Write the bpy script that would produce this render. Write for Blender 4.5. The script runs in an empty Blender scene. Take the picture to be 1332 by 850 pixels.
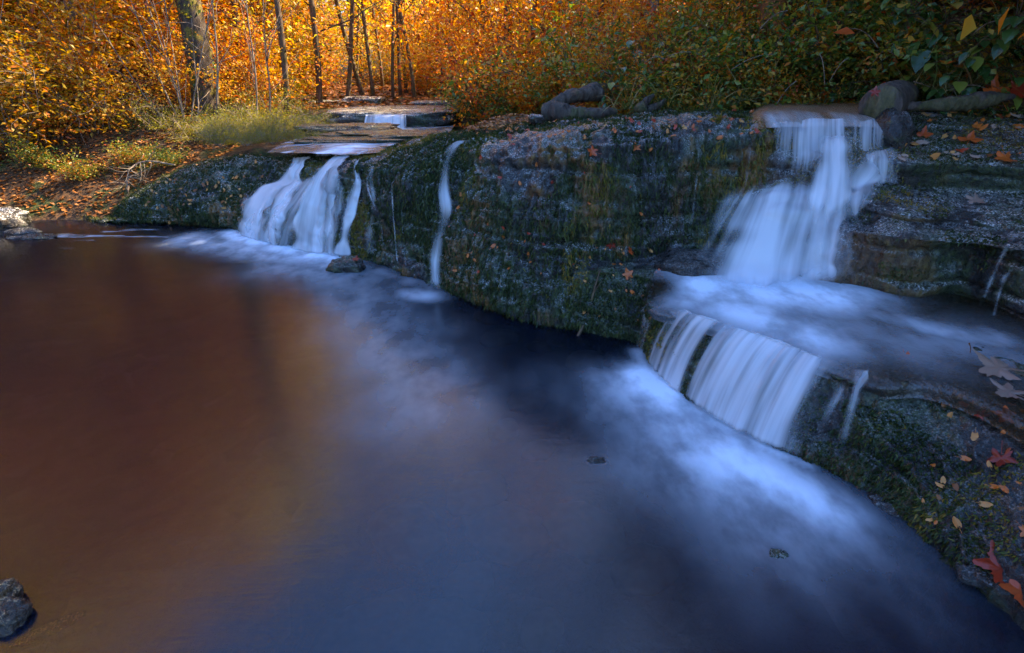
import bpy, math, random
import numpy as np
from mathutils import Vector, Matrix, Euler
from mathutils.bvhtree import BVHTree

R = math.radians
scene = bpy.context.scene
COL = scene.collection

# ------------------------------------------------------------------ camera model (used to measure the place)
F_PX = 700.0; PITCH = math.atan(320 / 700); EYE = 1.5
CP, SP = math.cos(PITCH), math.sin(PITCH)
def ray(x, y):
    a = (x - 666) / F_PX; b = (425 - y) / F_PX
    return np.array((a, CP + b * SP, -SP + b * CP))
def atz(x, y, z):
    r = ray(x, y); t = (z - EYE) / r[2]
    return np.array((r[0] * t, r[1] * t, z))
def aty(x, y, Y):
    r = ray(x, y); t = Y / r[1]
    return np.array((r[0] * t, Y, EYE + r[2] * t))

# ------------------------------------------------------------------ numpy noise
def _h(ix, iy, iz, s):
    n = (ix.astype(np.uint32) * np.uint32(374761393) + iy.astype(np.uint32) * np.uint32(668265263)
         + iz.astype(np.uint32) * np.uint32(1440662683) + np.uint32((s * 974711 + 12345) & 0xffffffff))
    n = (n ^ (n >> np.uint32(13))) * np.uint32(1274126177)
    n = (n ^ (n >> np.uint32(15))) * np.uint32(2246822519)
    n ^= n >> np.uint32(16)
    return n.astype(np.float64) / 2147483647.5 - 1.0
def vn(P, s=0):
    P = np.asarray(P, dtype=np.float64)
    I = np.floor(P).astype(np.int64); f = P - I
    u = f * f * f * (f * (f * 6 - 15) + 10)
    x, y, z = I[:, 0], I[:, 1], I[:, 2]
    def h(a, b, c): return _h(x + a, y + b, z + c, s)
    ux, uy, uz = u[:, 0], u[:, 1], u[:, 2]
    x00 = h(0,0,0) * (1-ux) + h(1,0,0) * ux; x10 = h(0,1,0) * (1-ux) + h(1,1,0) * ux
    x01 = h(0,0,1) * (1-ux) + h(1,0,1) * ux; x11 = h(0,1,1) * (1-ux) + h(1,1,1) * ux
    return (x00 * (1-uy) + x10 * uy) * (1-uz) + (x01 * (1-uy) + x11 * uy) * uz
def fbm(P, o=4, s=0, g=.5):
    P = np.asarray(P, dtype=np.float64); a = 1; t = 0; k = 0
    for i in range(o):
        t = t + a * vn(P + 17.3 * i, s + i); k += a; a *= g; P = P * 2.03
    return t / k
def sstep(a, b, x):
    t = np.clip((x - a) / (b - a), 0, 1); return t * t * (3 - 2 * t)

# ------------------------------------------------------------------ mesh helpers
def mesh_np(name, verts, faces, smooth=True):
    """faces: list of int arrays (N,k)"""
    me = bpy.data.meshes.new(name)
    verts = np.asarray(verts, dtype=np.float32)
    me.vertices.add(len(verts)); me.vertices.foreach_set('co', verts.ravel())
    tot = sum(f.size for f in faces); nf = sum(len(f) for f in faces)
    me.loops.add(tot); me.polygons.add(nf)
    me.loops.foreach_set('vertex_index', np.concatenate([f.ravel() for f in faces]).astype(np.int32))
    st = []; c = 0
    for f in faces:
        st.append(np.arange(len(f)) * f.shape[1] + c); c += f.size
    me.polygons.foreach_set('loop_start', np.concatenate(st).astype(np.int32))
    me.update(calc_edges=True)
    if smooth: me.polygons.foreach_set('use_smooth', np.ones(nf, dtype=bool))
    me.validate()
    return me
def obj(name, me, mat, parent=None, loc=None):
    if mat is not None and len(me.materials) == 0: me.materials.append(mat)
    o = bpy.data.objects.new(name, me); COL.objects.link(o)
    if parent is not None: o.parent = parent
    if loc is not None: o.location = loc
    return o
def tag(o, label=None, cat=None, group=None, kind=None):
    if label: o['label'] = label
    if cat: o['category'] = cat
    if group: o['group'] = group
    if kind: o['kind'] = kind
    return o
def empty(name, loc=(0, 0, 0), rz=0):
    o = bpy.data.objects.new(name, None); COL.objects.link(o)
    o.location = loc; o.rotation_euler = (0, 0, rz); o.empty_display_size = .1
    return o
def attr(me, name, vals, dom='POINT'):
    a = me.attributes.new(name, 'FLOAT', dom); a.data.foreach_set('value', np.asarray(vals, dtype=np.float32).ravel())
def grid_faces(nu, nv):
    i, j = np.meshgrid(np.arange(nu - 1), np.arange(nv - 1), indexing='ij')
    a = (i * nv + j).ravel()
    return np.stack([a, a + nv, a + nv + 1, a + 1], 1)
def cr(P, n):
    """Catmull-Rom resample along axis 0"""
    P = np.asarray(P, dtype=np.float64); K = len(P)
    Q = np.concatenate([[2 * P[0] - P[1]], P, [2 * P[-1] - P[-2]]])
    t = np.linspace(0, K - 1, n); i = np.minimum(t.astype(int), K - 2); f = (t - i).reshape((-1,) + (1,) * (P.ndim - 1))
    a, b, c, d = Q[i], Q[i + 1], Q[i + 2], Q[i + 3]
    return .5 * (2 * b + (c - a) * f + (2 * a - 5 * b + 4 * c - d) * f * f + (3 * b - a - 3 * c + d) * f ** 3)
def grid_normals(G):
    du = np.gradient(G, axis=0); dv = np.gradient(G, axis=1)
    n = np.cross(du, dv); n /= np.linalg.norm(n, axis=2, keepdims=True) + 1e-9
    return n
def resample_len(G, n):
    """re-space each row of (U,K,3) evenly by arc length along axis 1 (mean length)"""
    L = np.linalg.norm(np.diff(G, axis=1), axis=2).mean(0); c = np.concatenate([[0], np.cumsum(L)])
    t = np.linspace(0, c[-1], n); k = np.clip(np.searchsorted(c, t, side='right') - 1, 0, len(c) - 2)
    f = ((t - c[k]) / (c[k + 1] - c[k]))[None, :, None]
    return G[:, k] * (1 - f) + G[:, k + 1] * f

# ------------------------------------------------------------------ material helpers
def new_mat(name):
    m = bpy.data.materials.new(name); m.use_nodes = True
    nt = m.node_tree; nt.nodes.clear()
    return m, nt
class NT:
    def __init__(s, name):
        s.m, s.t = new_mat(name)
        s.out = s.t.nodes.new('ShaderNodeOutputMaterial')
    def n(s, typ, **kw):
        nd = s.t.nodes.new('ShaderNode' + typ)
        for k, v in kw.items():
            if k in ('noise_dimensions', 'feature', 'distance', 'operation', 'blend_type', 'data_type', 'attribute_name', 'interpolation', 'distribution', 'noise_type', 'wave_type', 'bands_direction'):
                setattr(nd, k, v)
            else:
                nd.inputs[k.replace('_', ' ')].default_value = v
        return nd
    def l(s, a, b): s.t.links.new(a, b)
    def obco(s, scale=(1, 1, 1)):
        g = s.n('NewGeometry'); mp = s.n('Mapping'); mp.inputs['Scale'].default_value = scale
        s.l(g.outputs['Position'], mp.inputs[0]); return mp.outputs[0]
    def noise(s, co, scale, detail=4, rough=.55):
        nd = s.n('TexNoise', Scale=scale, Detail=detail, Roughness=rough); s.l(co, nd.inputs['Vector']); return nd.outputs['Fac']
    def ramp(s, fac, stops, interp='LINEAR'):
        nd = s.t.nodes.new('ShaderNodeValToRGB'); cr_ = nd.color_ramp; cr_.interpolation = interp
        while len(cr_.elements) < len(stops): cr_.elements.new(.5)
        for e, (p, c) in zip(cr_.elements, stops):
            e.position = p; e.color = (*c, 1) if len(c) == 3 else c
        s.l(fac, nd.inputs[0]); return nd.outputs[0]
    def rng(s, fac, a, b, c=0, d=1):
        nd = s.t.nodes.new('ShaderNodeMapRange'); nd.interpolation_type = 'SMOOTHSTEP'
        for k, v in ((1, a), (2, b), (3, c), (4, d)): nd.inputs[k].default_value = v
        s.l(fac, nd.inputs[0]); return nd.outputs[0]
    def mixc(s, f, a, b, bt='MIX'):
        nd = s.t.nodes.new('ShaderNodeMix'); nd.data_type = 'RGBA'; nd.blend_type = bt
        if isinstance(f, (int, float)): nd.inputs[0].default_value = f
        else: s.l(f, nd.inputs[0])
        for v, k in ((a, 6), (b, 7)):
            if isinstance(v, tuple): nd.inputs[k].default_value = (*v, 1)
            else: s.l(v, nd.inputs[k])
        return nd.outputs[2]
    def math(s, op, a, b=0.0, clamp=False):
        nd = s.t.nodes.new('ShaderNodeMath'); nd.operation = op; nd.use_clamp = clamp
        for v, k in ((a, 0), (b, 1)):
            if isinstance(v, (int, float)): nd.inputs[k].default_value = v
            else: s.l(v, nd.inputs[k])
        return nd.outputs[0]
    def attr(s, name):
        nd = s.t.nodes.new('ShaderNodeAttribute'); nd.attribute_name = name; return nd.outputs['Fac']
    def bump(s, h, strength=.5, dist=.02, normal=None):
        nd = s.n('Bump', Strength=strength, Distance=dist); s.l(h, nd.inputs['Height'])
        if normal is not None: s.l(normal, nd.inputs['Normal'])
        return nd.outputs[0]
    def mixs(s, f, a, b):
        nd = s.t.nodes.new('ShaderNodeMixShader')
        if isinstance(f, (int, float)): nd.inputs[0].default_value = f
        else: s.l(f, nd.inputs[0])
        s.l(a, nd.inputs[1]); s.l(b, nd.inputs[2]); return nd.outputs[0]
    def done(s, sh): s.l(sh, s.out.inputs[0]); return s.m
    def pbsdf(s, col, rough, normal=None, spec=.5, coat=0):
        nd = s.t.nodes.new('ShaderNodeBsdfPrincipled')
        for v, k in ((col, 'Base Color'), (rough, 'Roughness')):
            if isinstance(v, tuple): nd.inputs[k].default_value = (*v, 1)
            elif isinstance(v, (int, float)): nd.inputs[k].default_value = v
            else: s.l(v, nd.inputs[k])
        nd.inputs['Specular IOR Level'].default_value = spec
        nd.inputs['Coat Weight'].default_value = coat; nd.inputs['Coat Roughness'].default_value = .12
        if normal is not None: s.l(normal, nd.inputs['Normal'])
        return nd.outputs[0]

def rock_material(name, moss=1.0, pale=1.0, ochre=1.0, tint=(1, 1, 1)):
    M = NT(name); co = M.obco()
    g = M.n('NewGeometry'); sx = M.t.nodes.new('ShaderNodeSeparateXYZ'); M.l(g.outputs['Normal'], sx.inputs[0])
    up = sx.outputs[2]
    big = M.noise(co, 1.7, 5); mid = M.noise(co, 7, 6, .65); fine = M.noise(co, 38, 5, .7); vf = M.noise(co, 120, 4, .7)
    cs = M.obco((1, 1, .18)); streak = M.noise(cs, 26, 5, .6)
    def t(c): return tuple(a * b for a, b in zip(c, tint))
    rock = M.ramp(mid, [(.3, t((.006, .005, .004))), (.5, t((.013, .011, .009))), (.7, t((.045, .036, .027)))])
    mossc = M.ramp(fine, [(.3, (.004, .008, .003)), (.5, (.018, .030, .007)), (.72, (.075, .095, .018))])
    och = M.ramp(streak, [(.3, (.05, .02, .006)), (.55, (.16, .075, .012)), (.75, (.30, .17, .03))])
    palec = M.ramp(vf, [(.40, t((.02, .02, .018))), (.50, t((.12, .12, .115))), (.62, t((.50, .50, .50)))])  # pale speckle for up-facing rock: lichen tone plus painted wet sky glints
    a = M.math('ADD', big, M.math('MULTIPLY', mid, .6))
    mm = M.rng(a, .80 - .08 * moss, .90 - .06 * moss)
    c = M.mixc(mm, rock, mossc)
    om = M.math('MULTIPLY', M.rng(M.noise(M.obco((1, 1, .5)), 2.6, 4), .52, .66), ochre)
    c = M.mixc(M.math('MULTIPLY', om, M.rng(up, .75, .2)), c, och)
    pm = M.math('MULTIPLY', M.rng(up, .12, .75), M.math('MULTIPLY', M.rng(M.math('ADD', mid, M.math('MULTIPLY', fine, .7)), .70, .95), M.rng(vf, .46, .58)))
    c = M.mixc(M.math('MULTIPLY', pm, pale, True), c, palec)
    h = M.math('ADD', M.math('MULTIPLY', mid, 1.2), M.math('ADD', M.math('MULTIPLY', fine, .55), M.math('MULTIPLY', vf, .22)))
    h = M.math('ADD', h, M.math('MULTIPLY', streak, .45))
    nb = M.bump(h, 1.0, .035)
    ro = M.rng(fine, .3, .7, .14, .48)
    return M.done(M.pbsdf(c, ro, nb, .6, .22))

def leaf_material(name, stops, trans=.5, rough=.45, spec=.4, hue=.02, rnd='rnd'):
    M = NT(name)
    a = M.attr(rnd)
    oi = M.t.nodes.new('ShaderNodeObjectInfo')
    a2 = M.math('ADD', a, M.math('MULTIPLY', M.math('SUBTRACT', oi.outputs['Random'], .5), .25), True)
    c = M.ramp(a2, stops)
    p = M.pbsdf(c, rough, None, spec)
    tr = M.t.nodes.new('ShaderNodeBsdfTranslucent')
    hs = M.t.nodes.new('ShaderNodeHueSaturation'); hs.inputs['Saturation'].default_value = 1.15; hs.inputs['Value'].default_value = 1.25
    M.l(c, hs.inputs['Color']); M.l(hs.outputs[0], tr.inputs[0])
    return M.done(M.mixs(trans, p, tr.outputs[0]))

GOLD = [(0, (.10, .10, .015)), (.25, (.30, .22, .02)), (.5, (.55, .30, .025)), (.75, (.55, .17, .015)), (1, (.30, .07, .01))]
ORANGE = [(0, (.52, .38, .04)), (.35, (.62, .30, .03)), (.65, (.60, .17, .018)), (.88, (.46, .07, .01)), (1, (.2, .03, .01))]
YELLOW = [(0, (.55, .52, .07)), (.4, (.85, .70, .13)), (.8, (.85, .55, .08)), (1, (.7, .32, .05))]  # yellows lifted to stand in for the hazy golden backlight upstream
OLIVE = [(0, (.04, .09, .025)), (.3, (.09, .16, .03)), (.5, (.20, .22, .03)), (.68, (.42, .26, .035)), (.85, (.52, .19, .025)), (1, (.40, .06, .015))]
GREEN = [(0, (.015, .04, .012)), (.4, (.035, .085, .02)), (.75, (.07, .14, .03)), (1, (.16, .16, .03))]
MOSSY = [(0, (.10, .12, .012)), (.5, (.25, .24, .02)), (1, (.45, .32, .03))]
m_gold = leaf_material('golden_leaves', GOLD); m_orange = leaf_material('orange_leaves', ORANGE)
m_yellow = leaf_material('yellow_leaves', YELLOW); m_olive = leaf_material('olive_leaves', OLIVE, .4, .35)
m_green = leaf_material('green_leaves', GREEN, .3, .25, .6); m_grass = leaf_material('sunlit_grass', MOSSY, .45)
m_litter = leaf_material('leaf_litter', [(0, (.10, .035, .012)), (.4, (.22, .08, .02)), (.7, (.42, .15, .03)), (1, (.5, .25, .08))], .15, .5)
m_redleaf = leaf_material('red_leaf', [(0, (.20, .018, .008)), (.5, (.38, .045, .012)), (1, (.48, .13, .02))], .2, .3, .5)
m_paleleaf = leaf_material('pale_leaf', [(0, (.16, .10, .08)), (.5, (.24, .15, .11)), (1, (.34, .24, .18))], .1, .3, .5)
m_mossblade = leaf_material('moss_blades', [(0, (.006, .012, .004)), (.45, (.024, .042, .008)), (.75, (.09, .10, .015)), (1, (.26, .16, .02))], .25, .5, .3)

def bark(name, c0, c1, moss, mossc=((.03, .05, .01), (.16, .15, .02))):
    M = NT(name); co = M.obco((1, 1, .25)); co2 = M.obco()
    a = M.noise(co, 30, 6, .65); b = M.noise(co2, 5, 4)
    c = M.ramp(a, [(.3, c0), (.7, c1)])
    mo = M.ramp(M.noise(co2, 60, 3), [(.3, mossc[0]), (.7, mossc[1])])
    c = M.mixc(M.math('MULTIPLY', M.rng(b, .5, .58), moss), c, mo)
    return M.done(M.pbsdf(c, .75, M.bump(a, .9, .02), .3))
m_bark = bark('mossy_bark', (.02, .014, .01), (.085, .055, .035), 1.0, ((.04, .045, .01), (.22, .15, .02)))
m_bark2 = bark('brown_bark', (.035, .022, .014), (.16, .10, .06), .3)
m_pale = bark('pale_bark', (.10, .07, .05), (.32, .24, .17), .1)
m_orangebark = bark('lichen_bark', (.10, .03, .01), (.30, .11, .03), .7)
m_drift = bark('driftwood', (.010, .007, .006), (.12, .09, .07), .35)

def soil_material():
    M = NT('forest_soil'); co = M.obco()
    a = M.noise(co, 2.2, 5); b = M.noise(co, 30, 5, .7)
    c = M.ramp(b, [(.3, (.02, .012, .006)), (.5, (.07, .035, .014)), (.7, (.20, .09, .03))])
    c2 = M.ramp(b, [(.3, (.012, .018, .005)), (.7, (.07, .08, .015))])
    c = M.mixc(M.rng(a, .48, .6), c, c2)
    # the pool floor: brown silt and cobbles
    g = M.n('NewGeometry'); sx = M.t.nodes.new('ShaderNodeSeparateXYZ'); M.l(g.outputs['Position'], sx.inputs[0])
    v = M.n('TexVoronoi', Scale=5.5); M.l(co, v.inputs['Vector'])
    peb = M.ramp(v.outputs['Color'], [(0, (.035, .03, .02)), (.5, (.09, .065, .04)), (1, (.17, .13, .09))])
    silt = M.ramp(M.noise(co, 3.5, 6), [(.35, (.05, .028, .012)), (.65, (.13, .075, .035))])
    bed = M.mixc(M.rng(a, .45, .6), silt, peb)
    c = M.mixc(M.rng(sx.outputs[2], -.08, .0), bed, c)
    return M.done(M.pbsdf(c, .75, M.bump(M.math('ADD', b, M.math('MULTIPLY', v.outputs['Distance'], -.8)), .8, .04), .3))
m_soil = soil_material()
m_rock = rock_material('wet_mossy_rock', 1.1, 1.0, 1.6)
m_rock_shelf = rock_material('wet_shelf_rock', 1.3, .35, .8)
m_rock_steps = rock_material('wet_stepped_rock', .45, 1.25, .5, (1.2, 1.15, 1.1))
m_rock_dark = rock_material('dark_wet_rock', .2, .5, .1)
m_rock_far = rock_material('far_limestone', .3, 1.3, .4, (1.7, 1.6, 1.5))
def sunken_material():
    M = NT('sunken_stone'); c = M.ramp(M.noise(M.obco(), 9, 4), [(.35, (.10, .07, .045)), (.65, (.26, .21, .16))])
    return M.done(M.pbsdf(c, .8, None, .2))
m_sunken = sunken_material()
m_rock_brown = rock_material('rusty_brown_rock', -2.0, .6, 3.0, (3.2, 1.9, .9))
m_rock_sun = rock_material('dry_pale_rock', .1, 1.6, .7, (3.0, 2.7, 2.4))
m_rock_grass = rock_material('grassy_ledge_rock', 1.6, .5, 1.6, (1.2, 1.1, 1.0))

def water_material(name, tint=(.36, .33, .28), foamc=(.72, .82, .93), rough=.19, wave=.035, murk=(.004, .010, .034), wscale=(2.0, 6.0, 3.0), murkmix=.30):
    """clear water seen from above: fresnel gloss over a tinted clear layer, mixed with white (aeration, painted sky sheen) where 'foam' is high"""
    M = NT(name); co = M.obco(wscale); co2 = M.obco()
    w = M.math('ADD', M.noise(co, 2.2, 4, .6), M.math('MULTIPLY', M.noise(co, 11, 3, .6), .3))
    nb = M.bump(w, wave, .05)
    gl = M.t.nodes.new('ShaderNodeBsdfGlossy'); gl.inputs['Roughness'].default_value = rough; M.l(nb, gl.inputs['Normal'])
    tr = M.t.nodes.new('ShaderNodeBsdfTransparent'); tr.inputs[0].default_value = (*tint, 1)
    df = M.t.nodes.new('ShaderNodeBsdfDiffuse'); df.inputs[0].default_value = (*murk, 1)
    under = M.mixs(murkmix, tr.outputs[0], df.outputs[0])
    fr = M.n('Fresnel', IOR=1.65); M.l(nb, fr.inputs['Normal'])
    sh = M.mixs(fr.outputs[0], under, gl.outputs[0])
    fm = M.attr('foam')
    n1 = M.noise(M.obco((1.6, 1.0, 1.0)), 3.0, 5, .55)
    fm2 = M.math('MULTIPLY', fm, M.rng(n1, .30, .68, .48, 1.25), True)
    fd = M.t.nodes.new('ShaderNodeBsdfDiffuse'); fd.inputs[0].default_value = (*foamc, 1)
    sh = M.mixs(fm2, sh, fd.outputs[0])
    return M.done(sh)
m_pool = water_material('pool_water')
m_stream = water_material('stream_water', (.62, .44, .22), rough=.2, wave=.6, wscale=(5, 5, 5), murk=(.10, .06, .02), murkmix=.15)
m_crest = water_material('crest_water', (.85, .58, .25), rough=.3, wave=1.0, wscale=(9, 3, 5), murk=(.26, .12, .025), murkmix=.45)  # amber colours stand in for the golden reflection of lit leaves

def silk_material(name, uscale=55, col=(.86, .90, .96)):
    """long-exposure falling water: white threads with clear gaps between them, threads run down the flow (UV)"""
    M = NT(name)
    uv = M.t.nodes.new('ShaderNodeUVMap'); uv.uv_map = 'flow'
    mp = M.n('Mapping'); mp.inputs['Scale'].default_value = (uscale, 1.1, 1); M.l(uv.outputs[0], mp.inputs[0])
    wob = M.n('Mapping'); wob.inputs['Scale'].default_value = (uscale * .3, 2.2, 1); M.l(uv.outputs[0], wob.inputs[0])
    n1 = M.noise(mp.outputs[0], 1.0, 3, .5); n2 = M.noise(wob.outputs[0], 1.0, 2, .5)
    st = M.math('ADD', M.math('MULTIPLY', n1, .6), M.math('MULTIPLY', n2, .55))
    d = M.attr('dens')
    al = M.math('MULTIPLY', M.rng(M.math('ADD', st, M.math('MULTIPLY', M.math('SUBTRACT', d, .5), .95)), .30, 1.05), M.rng(d, -.12, .7), True)
    al = M.math('MULTIPLY', al, .93)
    df = M.t.nodes.new('ShaderNodeBsdfDiffuse'); df.inputs[0].default_value = (*col, 1)
    tl = M.t.nodes.new('ShaderNodeBsdfTranslucent'); tl.inputs[0].default_value = (*col, 1)
    gl = M.t.nodes.new('ShaderNodeBsdfGlossy'); gl.inputs['Roughness'].default_value = .35
    b = M.mixs(.4, df.outputs[0], tl.outputs[0]); b = M.mixs(.06, b, gl.outputs[0])
    tr = M.t.nodes.new('ShaderNodeBsdfTransparent')
    return M.done(M.mixs(al, tr.outputs[0], b))
m_silk = silk_material('silky_water'); m_silk_f = silk_material('threaded_water', 80); m_soft = silk_material('soft_silky_water', 17); m_mid = silk_material('veiled_water', 36)

# ------------------------------------------------------------------ rock lofts
def loft(name, stations, nu, nv, mat, disp, sharp=False):
    C = np.array(stations)                    # S,K,3
    G = cr(C, nu)                             # nu,K,3
    if not sharp: G = np.swapaxes(cr(np.swapaxes(G, 0, 1), 8 * C.shape[1]), 0, 1)
    G = resample_len(G, nv)
    N = grid_normals(G); P = G.reshape(-1, 3); Nf = N.reshape(-1, 3)
    d = disp(P, Nf)
    Q = P + Nf * d[:, None]
    me = mesh_np(name, Q, [grid_faces(nu, nv)])
    return me, Q.reshape(nu, nv, 3)
def rock_disp(amp=1.0, strata=1.0, hang=1.0, low=1.0):
    def f(P, N):
        steep = sstep(.75, .3, np.abs(N[:, 2])); flat = 1 - steep
        d = low * (.075 * fbm(P * 1.5, 3, 1) * (.12 + .88 * steep)) + .046 * fbm(P * (4.2, 4.2, 5.5), 3, 7)
        # blocky relief: broken faces between joints
        blk = fbm(np.floor(P * (3.1, 3.1, 5.2) + .45 * np.stack([fbm(P * 3, 2, 61), fbm(P * 3, 2, 62), fbm(P * 3, 2, 63)], 1)) * 1.7 + .5, 1, 64)
        d = d + .022 * blk * steep
        # bedding planes: irregular recessed seams that fade in and out
        zz = P[:, 2] + .05 * fbm(P * 1.1, 3, 11) + .012 * fbm(P * 6, 2, 12)
        for q, z0 in enumerate((.13, .25, .43, .52, .70, .80, .97, 1.08, 1.19, 1.27)):
            m_ = sstep(-.25, .25, vn(P * (1.3, 1.3, .1) + q * 7.7, 300 + q))
            d = d - strata * .05 * np.exp(-((zz - z0) / .014) ** 2) * m_ * steep + strata * .018 * sstep(.0, .05, zz - z0) * sstep(.14, .05, zz - z0) * steep
        lump = np.abs(vn(P * 13, 21)); lump2 = np.abs(vn(P * 27, 22))
        d = d + (.030 + .018 * flat) * (1 - lump) * .8 + .014 * (1 - lump2) - .03 - .028 * flat
        d = d + hang * steep * (.030 * fbm(P * (17, 17, 2.2), 3, 31) + .014 * vn(P * (45, 45, 5), 35))
        d = d + .007 * fbm(P * 55, 2, 41)
        return d * amp
    return f

def Z(x, y, z): return atz(x, y, z)
def Y(x, y, d): return aty(x, y, d)
A_ST = [
 [Z(60,296,-.3),Z(62,284,-.03),Y(66,279,6.6),Y(70,275,6.8),Y(75,272,7.0),Y(80,269,7.2),Y(85,266,7.6),Y(95,262,8.4)],
 [Z(125,302,-.3),Z(130,288,0),Y(135,282,6.35),Y(138,276,6.5),Y(142,270,6.6),Y(148,262,6.8),Y(155,256,7.1),Y(165,245,8.0)],
 [Z(180,303,-.3),Z(185,291,0),Y(185,278,6.15),Y(186,262,6.2),Y(190,248,6.3),Y(198,238,6.45),Y(210,230,6.8),Y(225,220,7.6)],
 [Z(245,307,-.3),Z(250,294,0),Y(250,275,5.95),Y(252,252,6.0),Y(258,228,6.15),Y(268,214,6.3),Y(280,206,6.8),Y(290,198,7.8)],
 [Z(290,312,-.3),Z(298,298,0),Y(300,275,5.85),Y(305,250,5.95),Y(318,222,6.1),Y(330,206,6.25),Y(340,200,6.8),Y(345,194,7.8)],
 [Z(312,317,-.3),Z(316,304,0),Y(318,275,5.6),Y(340,246,5.75),Y(358,238,5.95),Y(372,210,6.05),Y(385,203,6.3),Y(395,192,7.4)],
 [Z(350,332,-.3),Z(357,317,0),Y(362,280,5.3),Y(383,250,5.4),Y(393,238,5.55),Y(400,214,5.6),Y(418,205,5.9),Y(435,192,7.0)],
 [Z(398,342,-.3),Z(404,327,0),Y(408,285,5.1),Y(416,250,5.14),Y(428,224,5.2),Y(438,212,5.3),Y(452,203,5.6),Y(475,190,6.6)],
 [Z(438,347,-.3),Z(446,333,0),Y(448,290,4.92),Y(452,250,4.95),Y(458,224,5.0),Y(468,210,5.1),Y(480,202,5.35),Y(505,188,6.2)],
 [Z(474,354,-.3),Z(480,341,0),Y(476,290,4.85),Y(474,250,4.9),Y(478,215,4.95),Y(490,202,5.05),Y(505,194,5.2),Y(525,184,6.0)],
 [Z(500,362,-.3),Z(504,349,0),Y(500,300,4.60),Y(496,250,4.52),Y(503,213,4.55),Y(515,198,4.7),Y(530,188,4.95),Y(545,178,5.8)],
 [Z(545,377,-.3),Z(548,364,0),Y(543,310,4.35),Y(538,255,4.22),Y(543,213,4.26),Y(555,192,4.4),Y(570,181,4.7),Y(580,172,5.6)],
 [Z(572,388,-.3),Z(576,376,0),Y(575,320,4.12),Y(580,260,4.12),Y(588,215,4.15),Y(598,190,4.25),Y(608,178,4.5),Y(615,168,5.4)],
 [Z(605,408,-.3),Z(612,394,0),Y(603,345,3.76),Y(612,280,3.80),Y(625,222,3.86),Y(638,192,3.96),Y(650,174,4.3),Y(655,161,5.3)],
 [Z(695,432,-.3),Z(700,416,0),Y(697,360,3.44),Y(700,290,3.48),Y(705,218,3.54),Y(708,186,3.62),Y(712,166,3.95),Y(715,155,5.2)],
 [Z(790,452,-.3),Z(790,434,0),Y(787,370,3.36),Y(788,300,3.40),Y(795,215,3.42),Y(798,176,3.50),Y(800,160,3.85),Y(802,149,5.0)],
 [Y(905,440,3.5),Y(905,415,3.5),Y(905,360,3.5),Y(905,300,3.5),Y(905,225,3.52),Y(905,170,3.56),Y(905,153,3.8),Y(905,145,4.8)],
 [Y(985,440,3.55),Y(985,405,3.55),Y(985,360,3.55),Y(985,300,3.55),Y(985,225,3.56),Y(985,170,3.6),Y(985,153,3.85),Y(985,145,4.8)],
 [Y(1060,440,3.8),Y(1060,405,3.8),Y(1060,360,3.8),Y(1060,300,3.8),Y(1060,225,3.8),Y(1060,175,3.85),Y(1060,157,4.0),Y(1060,146,4.8)],
]
meA, GA = loft('rock_ledge', A_ST, 1000, 330, m_rock, rock_disp(1.05, .32, 1.35))
rockA = tag(obj('rock_ledge', meA, m_rock), 'dark mossy rock ledge the small falls drop from', kind='structure')

def stair(x, ys, Ys, xs=None):
    return [Y(x + (xs[i] if xs else 0), ys[i], Ys[i]) for i in range(len(ys))]
_by = [455,425,380,332,315,308,292,285,278,250,244,213,206,176,168,160,147,139]
_bd = [2.68,2.70,2.74,2.76,2.71,2.74,2.91,2.92,2.96,3.21,3.29,3.26,3.31,3.75,3.76,3.84,4.15,5.0]
def stairB(x, m, c):
    return [Y(x, y + c * (y - 139), d * (m + (1 - m) * min(1, k / 15))) for k, (y, d) in enumerate(zip(_by, _bd))]
B_ST = [
 stair(930, [430,400,380,360,340,320,300,280,260,240,225,205,190,175,165,158,150,145], [3.5,3.52,3.55,3.6,3.6,3.62,3.65,3.65,3.66,3.66,3.68,3.7,3.72,3.75,3.8,3.9,4.1,5.0]),
 stair(990, [420,385,350,320,300,280,262,252,246,235,225,210,195,180,168,158,150,145], [3.2,3.2,3.22,3.25,3.28,3.3,3.34,3.38,3.5,3.55,3.58,3.6,3.62,3.64,3.66,3.72,3.95,5.0]),
 stair(1060, [430,395,355,320,295,275,258,248,240,225,212,200,190,178,165,157,151,146], [2.95,2.98,3.02,3.08,3.14,3.18,3.24,3.3,3.36,3.4,3.43,3.47,3.55,3.58,3.6,3.66,3.9,5.0]),
 stair(1115, [430,395,355,325,300,290,272,256,248,232,215,204,196,185,175,162,150,146], [2.85,2.88,2.9,2.92,2.96,3.04,3.1,3.14,3.24,3.28,3.3,3.38,3.5,3.55,3.6,3.7,3.95,5.0]),
 stairB(1180, 1.0, -.03), stairB(1250, 1.0, 0), stairB(1332, .87, .06), stairB(1450, .76, .14), stairB(1650, .62, .26),
]
meB, GB = loft('stepped_rock_ledge', B_ST, 620, 400, m_rock_steps, rock_disp(.5, .9, .6, .3), sharp=True)
rockB = tag(obj('stepped_rock_ledge', meB, m_rock_steps), 'stair-like wet rock layers right of the main cascade', kind='structure')

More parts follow.
